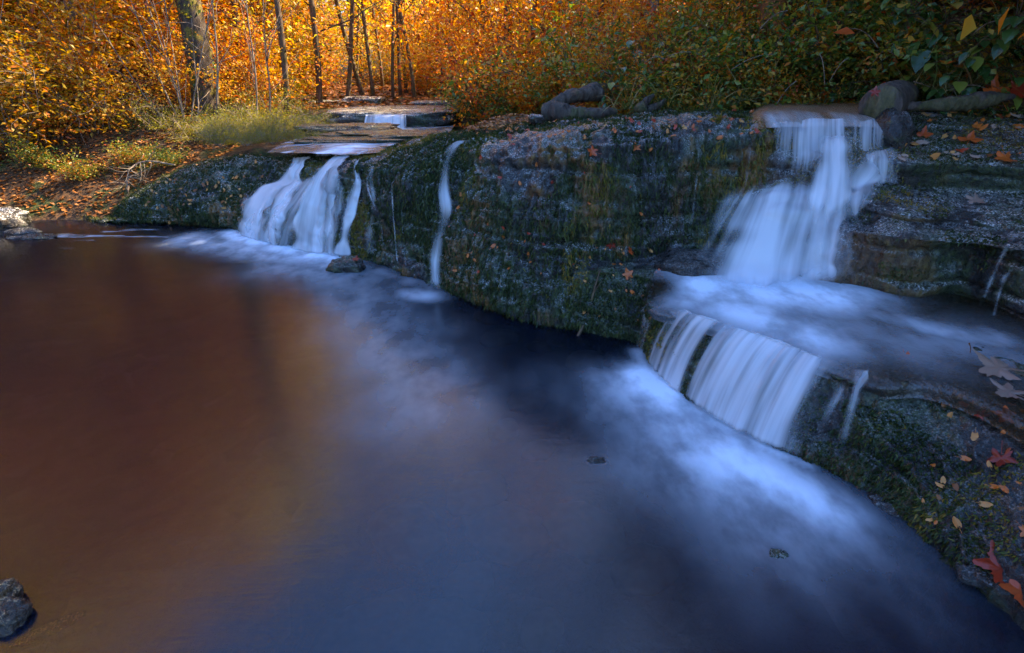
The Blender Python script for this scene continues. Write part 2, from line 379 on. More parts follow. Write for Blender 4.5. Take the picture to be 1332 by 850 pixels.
C_DEF = [  # waterline, lip (px,py,z), back (px,py,z)
 ((740,428),(748,352,.38),(752,325,.45)),
 ((785,438),(792,349,.42),(795,318,.46)),
 ((826,448),(846,360,.40),(880,322,.46)),
 ((836,470),(846,398,.37),(930,335,.42)),
 ((885,515),(900,412,.37),(1000,340,.40)),
 ((985,570),(985,437,.37),(1060,350,.40)),
 ((1080,612),(1060,465,.37),(1130,360,.40)),
 ((1150,655),(1140,490,.385),(1200,375,.40)),
 ((1197,705),(1200,485,.41),(1290,390,.42)),
 ((1262,765),(1272,505,.43),(1400,420,.42)),
 ((1345,840),(1370,560,.43),(1520,460,.42)),
 ((1480,980),(1500,640,.43),(1720,540,.42)),
]
C_ST = []
for (w, l, b) in C_DEF:
    W = atz(w[0], w[1], 0); L = atz(*l); B = atz(*b)
    out = W - L; out[2] = 0
    Lf = L + out * .12
    C_ST.append([W + (0, 0, -.3), W, W * .72 + L * .28 + out * .18, W * .38 + L * .62 + out * .12,
                 np.array((L[0] + out[0] * .1, L[1] + out[1] * .1, L[2] - .035)), L, L * .7 + B * .3, L * .3 + B * .7, B, B + (B - L) / max(.2, np.linalg.norm(B - L)) * .4])
meC, GC = loft('rock_shelf', C_ST, 560, 260, m_rock_shelf, rock_disp(.65, .9, .9, .8))
rockC = tag(obj('rock_shelf', meC, m_rock_shelf), 'low rock shelf under the main cascade', kind='structure')

def bvh_of(me):
    v = np.empty(len(me.vertices) * 3, dtype=np.float32); me.vertices.foreach_get('co', v)
    v = v.reshape(-1, 3); f = np.empty(len(me.loops), dtype=np.int32); me.loops.foreach_get('vertex_index', f)
    return BVHTree.FromPolygons([tuple(p) for p in v.tolist()], f.reshape(-1, 4).tolist())
BV = [bvh_of(m) for m in (meA, meB, meC)]
def cast(o, d, far=60):
    best = None
    for b in BV:
        h = b.ray_cast(o, d, far)
        if h[0] is not None and (best is None or h[3] < best[2]): best = (h[0], h[1], h[3])
    return best
def hit_px(x, y):
    """the place on the rocks seen at a photo pixel"""
    d = Vector(ray(x, y)).normalized(); return cast(Vector((0, 0, EYE)), d)

# ------------------------------------------------------------------ terrain
_xl = np.array([(-30, -3.2), (5, -3.3), (6.3, -3.5), (8, -3.9), (10, -4.2), (12, -4.6), (20, -7), (40, -12), (200, -40)])
_xr = np.array([(-30, 4.2), (2, 4.2), (4.2, 4.0), (4.9, 3.2), (5.3, 1.7), (5.8, .7), (7, .05), (9, -.55), (12, -1.25), (20, -3.2), (40, -7.5), (200, -30)])
_bed = np.array([(-30, .8), (7, .82), (8.8, .78), (9.3, .96), (12, 1.06), (20, 1.3), (40, 2.2), (80, 5), (200, 12)])
_yl = np.array([(-40, 6.6), (-6, 6.6), (-4.2, 6.75), (-3, 6.5), (-2, 5.9), (-1, 5.1), (0, 4.35), (1, 4.1), (2, 4.0), (3, 3.5), (4, 2.6), (6, 1.0), (40, .9)])
def height(x, y):
    x = np.asarray(x, float); y = np.asarray(y, float)
    P = np.stack([x, y, 0 * x], -1).reshape(-1, 3)
    n1 = fbm(P * .35, 4, 51).reshape(x.shape); n2 = fbm(P * 2.2, 4, 57).reshape(x.shape)
    xl = np.interp(y, _xl[:, 0], _xl[:, 1]); xr = np.interp(y, _xr[:, 0], _xr[:, 1])
    bed = np.interp(y, _bed[:, 0], _bed[:, 1])
    near = .70 + .44 * sstep(-1.6, .0, x)
    b = near + (bed - near) * sstep(5.8, 8.0, y)
    dl = np.maximum(xl - x, 0); dr = np.maximum(x - xr, 0)
    hl = .22 * dl + .5 * np.maximum(dl - 1.5, 0) * sstep(0, 3, dl)
    hr = (.42 - .14 * sstep(10, 17, y)) * dr + .22 * np.maximum(dr - 3.5, 0) * sstep(17, 10, y)
    hl = 26 * (1 - np.exp(-hl / 26)); hr = 26 * (1 - np.exp(-hr / 26))
    up = b + hl + hr + .30 * n1 * np.clip((dl + dr), 0, 1.5) + .06 * n2
    # the left shore climbs gently out of the pool
    ds = np.where(x < -6.2, np.maximum(y - 6.35, -6.2 - x), y - 6.35)
    ramp = .03 + .55 * ds + .05 * n2
    bl = sstep(-4.5, -3.0, x); up = np.minimum(up, ramp) * (1 - bl) + up * bl
    yl = np.interp(x, _yl[:, 0], _yl[:, 1])
    t = sstep(-.05, .3, y - yl)
    t = np.where((x < -4.2), sstep(-1.2, .05, ds), t)
    pool = -.42 - .12 * n1 * 2 + .05 * n2
    far_r = sstep(3.2, 5.0, x) * (y < 2.6)
    hgt = pool * (1 - t) + up * t
    return hgt
def axis(pts):
    out = [];
    for (a, b, n) in pts: out += list(np.linspace(a, b, n, endpoint=False))
    return np.array(out + [pts[-1][1]])
ax = axis([(-160, -30, 26), (-30, -10, 60), (-10, 6, 220), (6, 20, 50), (20, 160, 26)])
ay = axis([(-60, -4, 14), (-4, 2, 30), (2, 14, 180), (14, 40, 90), (40, 240, 40)])
TX, TY = np.meshgrid(ax, ay, indexing='ij')
TZ = height(TX, TY)
me = mesh_np('ground', np.stack([TX, TY, TZ], -1).reshape(-1, 3), [grid_faces(len(ax), len(ay))])
tag(obj('ground', me, m_soil), 'leaf covered forest soil and pool bed', kind='structure')
def hz(x, y): return float(height(np.array([x]), np.array([y]))[0])

# ------------------------------------------------------------------ pool water with aerated white below the falls and a painted sky streak
def seg_dist(P, poly):
    d = np.full(len(P), 1e9)
    for a, b in zip(poly[:-1], poly[1:]):
        ab = b - a; t = np.clip(((P - a) @ ab) / (ab @ ab), 0, 1)
        d = np.minimum(d, np.linalg.norm(P - (a + t[:, None] * ab), axis=1))
    return d
def pxl(*pts, z=0): return [atz(p[0], p[1], z)[:2] for p in pts]
def g(d, s): return np.exp(-(d / s) ** 2)
nx, ny = 460, 420
px_ = axis([(-30, -6.5, 20), (-6.5, 3, 380), (3, 30, 20)]); py_ = axis([(-30, .6, 20), (.6, 7.2, 330)])
PX, PY = np.meshgrid(px_, py_, indexing='ij'); P2 = np.stack([PX, PY], -1).reshape(-1, 2)
P3 = np.concatenate([P2, np.zeros((len(P2), 1))], 1)
wob = .10 * fbm(P3 * 1.6, 3, 71); Pw = P2 + np.stack([wob, .8 * fbm(P3 * 1.5, 3, 73) * .12], 1)
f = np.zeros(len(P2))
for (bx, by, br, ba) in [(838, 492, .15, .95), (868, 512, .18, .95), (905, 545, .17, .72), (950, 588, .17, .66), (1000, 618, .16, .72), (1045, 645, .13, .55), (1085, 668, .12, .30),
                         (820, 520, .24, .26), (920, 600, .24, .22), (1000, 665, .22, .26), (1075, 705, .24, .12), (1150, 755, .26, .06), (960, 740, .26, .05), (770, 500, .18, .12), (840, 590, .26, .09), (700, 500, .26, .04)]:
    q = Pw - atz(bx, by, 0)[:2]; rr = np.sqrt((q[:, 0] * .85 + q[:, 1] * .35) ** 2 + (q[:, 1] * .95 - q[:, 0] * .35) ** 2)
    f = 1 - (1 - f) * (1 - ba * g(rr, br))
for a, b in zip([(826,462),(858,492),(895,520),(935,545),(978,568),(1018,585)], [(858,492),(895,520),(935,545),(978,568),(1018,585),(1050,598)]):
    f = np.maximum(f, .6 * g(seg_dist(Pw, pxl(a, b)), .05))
f = np.maximum(f, .17 * g(seg_dist(Pw, pxl((470, 365), (520, 440), (545, 520))), .34))  # pale sky reflection down the pool centre, painted in as whitened water
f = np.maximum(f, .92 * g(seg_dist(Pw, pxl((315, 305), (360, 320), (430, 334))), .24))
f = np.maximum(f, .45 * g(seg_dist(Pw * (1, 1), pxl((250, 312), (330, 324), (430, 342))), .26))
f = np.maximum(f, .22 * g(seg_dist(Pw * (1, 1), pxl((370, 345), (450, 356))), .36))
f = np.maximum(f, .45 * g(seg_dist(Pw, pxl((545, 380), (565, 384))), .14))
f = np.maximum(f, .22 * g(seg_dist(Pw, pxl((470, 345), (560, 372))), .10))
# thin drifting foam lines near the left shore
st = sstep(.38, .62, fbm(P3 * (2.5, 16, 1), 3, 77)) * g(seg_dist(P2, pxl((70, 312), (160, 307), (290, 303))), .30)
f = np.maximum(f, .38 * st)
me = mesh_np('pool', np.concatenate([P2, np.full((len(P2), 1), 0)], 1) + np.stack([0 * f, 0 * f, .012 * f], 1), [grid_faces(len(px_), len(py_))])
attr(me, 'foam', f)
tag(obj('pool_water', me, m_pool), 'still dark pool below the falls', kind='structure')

def water_patch(name, pts, n, foamf, label, mat=m_stream, noisez=.012):
    """pts: control grid rows (R,Cc,3)"""
    C = np.array(pts); G = cr(C, n[0]); G = np.swapaxes(cr(np.swapaxes(G, 0, 1), n[1]), 0, 1)
    Pq = G.reshape(-1, 3).copy(); Pq[:, 2] += noisez * fbm(Pq * 4, 3, 81)
    me = mesh_np(name, Pq, [grid_faces(*n)]); attr(me, 'foam', foamf(Pq))
    return tag(obj(name, me, mat), label, kind='structure')
# water running over the shelf
sh_rows = []
for q_, (w, l, b) in enumerate(C_DEF[2:11]):
    L = atz(*l); B = atz(*b); out = atz(w[0], w[1], 0) - L; out[2] = 0
    if q_ == 0: L[2] -= .05; B = B * .6 + L * .4
    sh_rows.append([np.array((*(L + out * .20)[:2], l[2] - .06)), np.array((*(L + out * .07)[:2], l[2] + .004 - (.05 if q_ == 0 else 0))), np.array((*(L * .65 + B * .35)[:2], .418)), np.array((*(L * .3 + B * .7)[:2], .43)), np.array((*(B + (B - L) * .12)[:2], .437))])
def shelf_foam(P):
    q = P[:, :2] + .05 * np.stack([fbm(P * 2.5, 2, 83), fbm(P * 2.5, 2, 84)], 1)
    a = 1.0 * g(seg_dist(q, pxl((905, 372), (985, 375), (1060, 380), z=.42)), .30)
    a = np.maximum(a, .75 * g(seg_dist(q, pxl((960, 400), (1040, 430), z=.42)), .26))
    a = np.maximum(a, .42 * g(seg_dist(q, pxl((1100, 395), (1200, 425), (1290, 440), z=.42)), .10))
    a = np.maximum(a, .22 * g(seg_dist(q, pxl((1060, 420), (1250, 450), z=.42)), .30))
    lipd = seg_dist(P[:, :2], [atz(x, y, .395)[:2] for x, y in [(846, 360), (838, 400), (868, 405), (902, 412), (942, 424), (985, 437), (1024, 451), (1060, 465), (1100, 478), (1135, 488)]])
    left = atz(860, 385, .41)[:2]; return a * (.45 + .55 * sstep(.0, .2, lipd)) * sstep(.08, .32, np.linalg.norm(P[:, :2] - atz(842, 372, .40)[:2], axis=1))
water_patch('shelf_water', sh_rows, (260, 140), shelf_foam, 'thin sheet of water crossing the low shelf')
# small film over the leafy knob beside the shelf
# stream behind the crest, golden reflection put into its tint and murk
def crow(x): 
    k_ = aty(x, 150, 1.0)[0]
    return [(k_ * 3.58, 3.58, 1.235), (k_ * 3.68, 3.68, 1.30), (k_ * 3.85, 3.85, 1.322), (k_ * 4.3, 4.3, 1.325), (k_ * 5.3, 5.3, 1.328)]
rows = [[(a_, b_, c_ - .09) for a_, b_, c_ in crow(968)], [(a_, b_, c_ - .012) for a_, b_, c_ in crow(990)], crow(1015), crow(1060), crow(1095), crow(1130), [(a_, b_, c_ - .02) for a_, b_, c_ in crow(1160)]]
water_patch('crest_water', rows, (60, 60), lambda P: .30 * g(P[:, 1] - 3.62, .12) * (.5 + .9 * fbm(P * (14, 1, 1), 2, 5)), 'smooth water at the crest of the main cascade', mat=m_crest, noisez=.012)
# upstream water level behind the left falls
rows = [[(-2.62, 6.0, .80), (-2.55, 6.4, .87), (-2.6, 7.2, .87), (-3.0, 9.2, .87)],
        [(-2.2, 5.65, .84), (-2.2, 6.3, .885), (-2.3, 7.4, .885), (-2.6, 9.2, .885)],
        [(-1.65, 5.35, .86), (-1.6, 5.9, .885), (-1.9, 7.2, .885), (-2.0, 9.2, .885)],
        [(-1.0, 5.4, .885), (-.8, 6.0, .885), (-.8, 7.2, .885), (-.9, 9.2, .885)]]
def upf(P): return (.35 * sstep(-.1, .3, fbm(P * (2.5, 9, 1), 3, 44)) * sstep(-3.0, -2.2, P[:, 0])) + .5 * g(seg_dist(P[:, :2], [np.array((-1.75, 5.45)), np.array((-1.6, 6.0)), np.array((-1.3, 6.8))]), .22) + .06
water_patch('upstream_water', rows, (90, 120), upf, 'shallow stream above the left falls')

# ------------------------------------------------------------------ falling water
def fall(name, rows, n, dens, mat, parent=None, push=.012, edge=.12, free=None, noise_amp=.01, seed=0, top=.06, bottom=.05, nz=.75):
    """rows: list over the fall's height, each a list of world points across. dens: function(u,v) -> density 0..1"""
    C = np.array(rows); nv, nu = n[1], n[0]
    G = cr(C, nv); G = np.swapaxes(cr(np.swapaxes(G, 0, 1), nu), 0, 1)      # nv, nu, 3
    ul = np.linalg.norm(np.diff(G, axis=1), axis=2).mean(0); uc = np.concatenate([[0], np.cumsum(ul)])
    vl = np.linalg.norm(np.diff(G, axis=0), axis=2).mean(1); vc = np.concatenate([[0], np.cumsum(vl)])
    N = grid_normals(G); Pf = G.reshape(-1, 3); Nf = N.reshape(-1, 3)
    U, V = np.meshgrid(uc, vc); u = np.tile(np.linspace(0, 1, nu), (nv, 1)); v = np.repeat(np.linspace(0, 1, nv)[:, None], nu, 1)
    q = np.stack([U.ravel() * 14, V.ravel() * 1.2, 0 * U.ravel() + seed], 1)
    sgn = np.where(Nf[:, 1] > 0, -1, 1)
    Pf = Pf + Nf * (sgn * noise_amp * fbm(q, 3, 91))[:, None]
    def pushed(Pf, m):
        out = []
        for p in Pf.reshape(-1, 3).tolist():
            p = Vector(p)
            for b in BV:
                h = b.find_nearest(p, .3)
                if h[0] is not None:
                    dd = (p - h[0]).dot(h[1])
                    if dd < m: p = p + h[1] * (m - dd)
            out.append(p)
        return np.array(out).reshape(nv, nu, 3)
    Pf = Pf.reshape(nv, nu, 3)
    if push:
        for it in range(3):
            Pf = pushed(Pf, push + .01)
            for _ in range(8):
                S = Pf.copy(); S[1:-1, 1:-1] = .2 * Pf[1:-1, 1:-1] + .2 * (Pf[:-2, 1:-1] + Pf[2:, 1:-1] + Pf[1:-1, :-2] + Pf[1:-1, 2:]); S[1:-1, 0] = (Pf[:-2, 0] + Pf[2:, 0]) / 2; S[1:-1, -1] = (Pf[:-2, -1] + Pf[2:, -1]) / 2; Pf = S
        Pf = pushed(Pf, .018)
    me = mesh_np(name, Pf.reshape(-1, 3), [grid_faces(nv, nu)])
    w = edge * (1 + (.8 if nz > .3 else .2) * fbm(np.stack([u.ravel() * 0, V.ravel() * 5, 0 * U.ravel() + seed], 1), 2, 95).reshape(u.shape))
    d = dens(u, v) * sstep(0, 1, np.clip(u / w, 0, 1)) * sstep(0, 1, np.clip((1 - u) / w, 0, 1))
    if top: d = d * sstep(0, top, v)
    if bottom: d = d * sstep(0, bottom, 1 - v)
    d = np.clip(d * (1.05 + nz * sstep(0, .25, v) * fbm(np.stack([U.ravel() * 9, V.ravel() * 1.0, 0 * U.ravel() + seed * 7], 1), 3, 97).reshape(u.shape)), 0, 1)
    attr(me, 'dens', d)
    uvl = me.uv_layers.new(name='flow')
    li = np.empty(len(me.loops), dtype=np.int32); me.loops.foreach_get('vertex_index', li)
    uv = np.stack([(U.ravel() + seed * 3.7)[li], V.ravel()[li]], 1); uvl.data.foreach_set('uv', uv.astype(np.float32).ravel())
    return obj(name, me, mat, parent)
def rowY(y, xs, d):  # constant or list depth
    return [aty(x, (y[i] if isinstance(y, (list, tuple)) else y), (d[i] if isinstance(d, (list, tuple)) else d)) for i, x in enumerate(xs)]
def rowZ(pts, z): return [atz(p[0], p[1], z) for p in pts]

# main cascade: crest threads, central plume, spreading skirt
mc = empty('waterfall', atz(1040, 370, .42))
tag(mc, 'broad white main cascade pouring beside the round log end onto the low shelf', 'waterfall', 'waterfalls')
mc_parts = []
mc_parts.append(fall('upper_curtain', [
 rowY([147]*7, [998,1022,1048,1078,1108,1130,1145], 3.98), rowY([152]*7, [998,1022,1048,1078,1108,1133,1152], 3.78), rowY([160,158,156,156,156,157,158], [998,1022,1048,1078,1108,1135,1158], 3.62),
 rowY([185]*7, [998,1020,1046,1078,1108,1134,1158], [3.5]*7), rowY([215]*7, [994,1016,1044,1076,1108,1134,1156], [3.46]*7),
 rowY([268]*7, [975,1000,1034,1070,1104,1130,1150], [3.34]*7)], (150, 110),
 lambda u, v: .30 + .20 * np.exp(-((u - .5) / .3) ** 2) + .15 * np.exp(-((v - .5) / .2) ** 2), m_silk, edge=.12, seed=1, top=.36, bottom=.3))
mc_parts.append(fall('central_plume', [
 rowY(168, [1052,1070,1084,1100,1118], 3.60), rowY(185, [1048,1068,1084,1102,1120], 3.38), rowY(225, [1040,1064,1084,1104,1122], 3.22),
 rowY(265, [1028,1056,1080,1102,1124], 3.10), rowY(310, [1010,1044,1072,1100,1124], 3.0), rowY(355, [990,1030,1064,1098,1124], 2.93), rowZ([(978,388),(1022,392),(1062,394),(1098,392),(1124,386)], .43)], (90, 140),
 lambda u, v: 1.0 - .22 * v, m_soft, edge=.48, seed=2, push=0, top=.22, bottom=.22))
mc_parts.append(fall('side_skirt', [
 rowY([226,222,216,210,205,200,198,200], [948,978,1010,1040,1078,1112,1138,1166], 3.46),
 rowY([246,242,238,236,232,228,226,228], [925,962,998,1034,1074,1110,1140,1168], 3.38),
 rowY([282,276,272,266,262,258,256,258], [898,940,982,1026,1070,1108,1138,1162], [3.34,3.30,3.27,3.24,3.2,3.16,3.15,3.15]),
 rowY([320,318,316,312,310,306,304,304], [868,914,964,1012,1062,1104,1134,1154], [3.26,3.22,3.15,3.12,3.05,3.02,3.0,2.99]),
 rowY([350,352,353,353,350,346,342,338], [842,894,948,1002,1054,1098,1130,1148], [3.2,3.12,3.05,3.0,2.97,2.94,2.93,2.92]),
 rowZ([(824,372),(884,382),(944,388),(1000,391),(1054,390),(1100,384),(1134,376),(1152,368)], .43)], (210, 150),
 lambda u, v: .50 + .26 * np.exp(-((u - .5) / .26) ** 2) * (.4 + v) + .14 * np.exp(-((u - .26) / .1) ** 2) * sstep(.2, .6, v), m_soft, edge=.34, seed=3, push=.03, top=.34, bottom=.22, nz=.6))
mc_parts.append(fall('right_threads', [
 rowY(196, [1118,1130,1142,1155,1166], 3.46), rowY(208, [1116,1130,1144,1158,1170], 3.36), rowY(235, [1116,1130,1144,1158,1168], 3.26),
 rowY(258, [1114,1128,1142,1156,1166], 3.2)], (60, 50), lambda u, v: .55 + 0 * u, m_silk, edge=.25, seed=4, push=.02, top=.3, bottom=.3))
for p in mc_parts: p.parent = mc; p.matrix_parent_inverse = Matrix.Translation(mc.location).inverted()
for p, nm in zip(mc_parts, ('upper_curtain', 'central_plume', 'side_skirt', 'right_threads')): p.name = nm

lipP = [(838,400),(868,405),(902,412),(942,424),(985,437),(1024,451),(1060,465),(1100,478),(1135,488)]
baseP = [(820,450),(832,466),(856,490),(888,516),(925,540),(962,562),(1000,580),(1040,597),(1078,611)]
def lerp_rows(t, dz, outw):
    r = []
    for a, b in zip(lipP, baseP):
        A_ = atz(a[0], a[1], .395); B_ = atz(b[0], b[1], 0)
        h = A_ * (1 - outw) + B_ * outw
        r.append(np.array((h[0], h[1], dz)))
    return r
back = [atz(x + 6, y - 60, .44) for x, y in lipP]
def lc_d(u, v):
    d = .42 + .09 * np.sin(u * 120 + 4 * np.sin(u * 23)) * (u < .5) + .20 * np.exp(-((u - .50) / .2) ** 2) - .20 * sstep(.70, .95, u)
    return d + .10 * v - .10 * np.exp(-((v - .62) / .2) ** 2) * (u < .4)
lc = fall('waterfall', [back, lerp_rows(0, .428, .0), lerp_rows(0, .415, .20), lerp_rows(0, .35, .52), lerp_rows(0, .22, .86), lerp_rows(0, .08, 1.08), lerp_rows(0, -.01, 1.17)], (300, 110),
 lc_d, m_mid, edge=.18, seed=5, push=0, top=.36, bottom=.12, nz=1.1)
tag(lc, 'low curtain of fine white threads falling from the shelf into the foreground pool', 'waterfall', 'waterfalls')
sp = fall('waterfall', [rowZ([(1108,486),(1122,485),(1134,487)], .41), [aty(1100, 500, 1.86), aty(1116, 498, 1.86), aty(1130, 500, 1.86)],
 [aty(1086, 540, 1.80), aty(1104, 540, 1.80), aty(1120, 542, 1.80)], rowZ([(1070,608),(1088,612),(1106,616)], 0)], (40, 70),
 lambda u, v: .62 - .12 * v, m_soft, edge=.5, seed=6, push=.02, top=.4, bottom=.35)
tag(sp, 'single narrow spout arching off the shelf just right of the threaded curtain', 'waterfall', 'waterfalls')

# left cascade
lcas = empty('waterfall', atz(400, 326, 0)); tag(lcas, 'wide silky cascade tumbling over stepped rock at the left end of the ledge', 'waterfall', 'waterfalls')
LP = []
LP.append(fall('left_tier', [
 rowY([204,203,203,203], [378,388,398,410], 6.0), rowY([213,213,214,214], [374,385,396,407], 5.66), rowY([234,236,238,240], [352,370,386,402], [5.85,5.62,5.5,5.42]),
 rowY([244,246,249,252], [326,348,371,396], [5.72,5.6,5.42,5.33]), rowY([272,277,281,284], [304,332,358,386], [5.58,5.42,5.28,5.20]), rowZ([(286,300),(322,310),(352,318),(380,325)], 0)], (130, 120),
 lambda u, v: .82 - .22 * np.exp(-((u - .55) / .10) ** 2) * v, m_soft, edge=.26, seed=7, push=.02, top=.1, bottom=.02, nz=.45))
LP.append(fall('main_sheet', [
 rowY([202,202,202,202], [430,444,458,474], 5.6), rowY([216,213,211,210], [412,427,444,462], 5.24), rowY([234,231,228,226], [398,414,434,456], 5.10),
 rowY([265,265,264,262], [384,402,426,452], 5.0), rowY([300,300,300,300], [374,396,422,450], 4.95), rowZ([(366,320),(394,328),(422,333),(452,337)], 0)], (110, 120),
 lambda u, v: .85 - .42 * np.exp(-((u - .68) / .16) ** 2) * sstep(.15, .5, v), m_soft, edge=.26, seed=8, push=.025, top=.12, bottom=.02, nz=.5))
LP.append(fall('thin_veil', [
 rowY([222,220,218,216], [392,414,440,470], [5.6,5.25,5.1,4.98]), rowY([245,242,240,238], [352,394,430,466], [5.7,5.3,5.08,4.9]), rowY([280,280,278,276], [318,370,420,462], [5.5,5.2,4.98,4.84]), rowZ([(296,303),(352,318),(410,331),(458,338)], 0)], (130, 90),
 lambda u, v: .42 + .12 * v, m_soft, edge=.15, seed=22, push=.018, top=.3, bottom=.03, nz=.9))
LP.append(fall('right_strand', [
 rowY([208,207], [460,480], 5.15), rowY([232,232], [456,476], 4.90), rowY([262,262], [447,471], 4.84), rowY([300,300], [436,462], 4.78), rowZ([(430,334),(460,338)], 0)], (24, 90),
 lambda u, v: .80 + 0 * u, m_soft, edge=.45, seed=9, push=.02, top=.1))
LP.append(fall('crest_flow', [
 rowY([191,191,191,191], [440,462,486,512], [6.6,6.5,6.4,6.2]), rowY([198,197,197,196], [400,430,465,500], [6.1,5.8,5.5,5.3]), rowY([206,206,205,204], [390,424,452,476], [5.9,5.5,5.4,5.2])], (70, 50),
 lambda u, v: .58 + 0 * u, m_soft, edge=.2, seed=10, push=.015, top=.3, bottom=.2))
for p, nm in zip(LP, ('left_tier', 'main_sheet', 'thin_veil', 'right_strand', 'crest_flow')):
    p.parent = lcas; p.matrix_parent_inverse = Matrix.Translation(lcas.location).inverted(); p.name = nm

def strand(pts, label, w, dens, mat=m_soft, seed=0, grp='waterfalls', n=(26, 90), edge=.5, push=.02, cat='waterfall', nm='waterfall', top=.08, bottom=.08):
    last = pts[-1]; P_ = cr(np.array([(p[0], p[1], p[4]) for p in pts], float), 26); ds = []
    for (x, y, ww) in P_:
        h = hit_px(x, y); r_ = ray(x, y); ln = np.linalg.norm(r_); dmax = ((0 - EYE) / r_[2]) * ln if r_[2] < 0 else 99
        ds.append(min(h[2] if h is not None else 99, dmax))
    k0 = [k for k, d in enumerate(ds) if d < 50]; ds = np.interp(range(26), k0, [ds[k] for k in k0]); sm = ds.copy()
    for _ in range(10): sm[1:-1] = (sm[:-2] + sm[2:] + 2 * sm[1:-1]) / 4; sm = np.minimum(sm, ds - .012)
    rows = []
    for (x, y, ww), d in zip(P_, sm):
        r_ = ray(x, y); c = np.array((0, 0, EYE)) + r_ / np.linalg.norm(r_) * (d - .055); sc = d / F_PX * ww * w * 1.15; rows.append([c - (sc, 0, 0), c, c + (sc, 0, 0)])
    push = 0; dens0 = dens; dens = lambda u, v: dens0(u, v) * (.66 + .12 * np.cos(v * 19 + seed))
    o = fall(nm, rows, n, dens, mat, edge=edge, seed=seed, push=push, top=top, bottom=bottom, nz=.29)
    return tag(o, label, cat, grp)
strand([(612,180,'y',4.6,12),(592,189,'y',4.2,12),(580,210,'y',4.0,12),(577,245,'y',3.93,12),(580,275,'y',3.90,12),(574,300,'y',3.88,13),(567,328,'y',3.82,13),(565,352,'y',3.82,12),(568,386,'z',0,12)],
       'slim white fall sliding down the mossy wall left of centre', 1.0, lambda u, v: .78 + .06 * np.cos(v * 14) + 0 * u, seed=11, push=.06, edge=.42)
strand([(486,212,'y',4.92,8),(482,232,'y',4.8,8),(486,262,'y',4.7,8),(484,290,'y',4.72,12),(480,310,'y',4.72,13),(484,338,'z',0,13)],
       'faint veil of water right of the wide left cascade', 1.0, lambda u, v: .66 + 0 * u, seed=12)
strand([(478,225,'y',4.85,4),(480,250,'y',4.8,3),(494,285,'y',4.55,3),(498,320,'y',4.5,3),(498,345,'z',0,4)],
       'thin thread of water crossing the dark rock beside the veil', 1.0, lambda u, v: .62 + 0 * u, seed=13)
strand([(510,235,'y',4.46,2.2),(511,270,'y',4.45,2.0),(514,310,'y',4.45,1.8),(517,346,'z',0,1.6)], 'left of two fine drips from the overhanging moss', 1.0, lambda u, v: .7 + 0 * u, seed=14, n=(6, 50), grp='fine drips', cat='drip', nm='water_drip')
strand([(522,265,'y',4.4,1.6),(524,300,'y',4.38,1.4),(528,352,'z',0,1.4)], 'right of two fine drips from the overhanging moss', 1.0, lambda u, v: .6 + 0 * u, seed=15, n=(6, 50), grp='fine drips', cat='drip', nm='water_drip')
strand([(910,186,'y',3.5,2.4),(907,220,'y',3.42,3.0),(903,260,'y',3.40,3.4),(898,306,'y',3.38,3.6)], 'straight thin white thread falling free in front of the dark wall', 1.0, lambda u, v: .60 + .0 * u, seed=16, n=(8, 60), grp='fine drips', cat='drip', nm='water_drip')
strand([(978,160,'y',3.62,5),(976,190,'y',3.48,5),(972,225,'y',3.46,4),(967,250,'y',3.44,5)], 'short narrow trickle just left of the main cascade crest', 1.0, lambda u, v: .5 + 0 * u, seed=17, n=(12, 50), grp='fine drips', cat='drip', nm='water_drip')
strand([(1326,300,'y',2.5,12),(1312,318,'y',2.3,10),(1298,345,'y',2.24,8),(1286,372,'y',2.22,7),(1278,392,'y',2.22,6)], 'slanting trickle off the stepped rock at the right edge', 1.0, lambda u, v: .75 + 0 * u, seed=18, n=(20, 60), grp='right edge trickles', cat='waterfall')
strand([(1322,350,'y',2.2,7),(1308,362,'y',2.17,6),(1300,385,'y',2.15,5),(1292,415,'y',2.12,5)], 'small lower trickle under the slanting one at the right edge', 1.0, lambda u, v: .75 + 0 * u, seed=19, n=(16, 50), grp='right edge trickles', cat='waterfall')
# flow across the leafy knob above the shelf
strand([(905,312,'z',.56,26),(890,322,'z',.53,30),(862,336,'z',.49,32),(840,348,'z',.45,26)], 'thin white film sliding over the flat knob left of the main cascade', 1.0, lambda u, v: .40 + 0 * u, seed=20, n=(50, 50), edge=.3)

# ------------------------------------------------------------------ stones
def stone(name, loc, size, mat, seed, label, cat='stone', group=None, flat=0, cuts=5, rot=0, amp=.22, noise=2.2, square=0):
    n = 2 ** cuts; i, j = np.meshgrid(np.linspace(0, 2 * math.pi, 2 * n + 1), np.linspace(0, math.pi, n + 1), indexing='ij')
    P = np.stack([np.cos(i) * np.sin(j), np.sin(i) * np.sin(j), np.cos(j)], -1).reshape(-1, 3)
    if square: P = np.sign(P) * np.abs(P) ** (1 - square); 
    S = P * (1 + amp * fbm(P * noise, 4, seed) + .06 * fbm(P * 9, 3, seed + 3))[:, None]
    if flat: S[:, 2] = np.sign(S[:, 2]) * np.minimum(np.abs(S[:, 2]), 1 - flat)
    S = S * np.array(size)
    c, s_ = math.cos(rot), math.sin(rot); S = np.stack([S[:, 0] * c - S[:, 1] * s_, S[:, 0] * s_ + S[:, 1] * c, S[:, 2]], 1)
    me = mesh_np(name, S, [grid_faces(2 * n + 1, n + 1)])
    o = obj(name, me, mat, None, loc); return tag(o, label, cat, group)
p = atz(451, 348, .02); stone('stone', p, (.15, .10, .085), m_rock_dark, 3, 'dark angular stone standing alone in the pool under the left cascade', square=.25, amp=.3)
p = atz(451, 348, .02)
p = atz(30, 303, .03); stone('stone', p, (.17, .10, .05), m_rock_dark, 5, 'upper of two dark flat stones in the water near the left shore', group='shore stones')
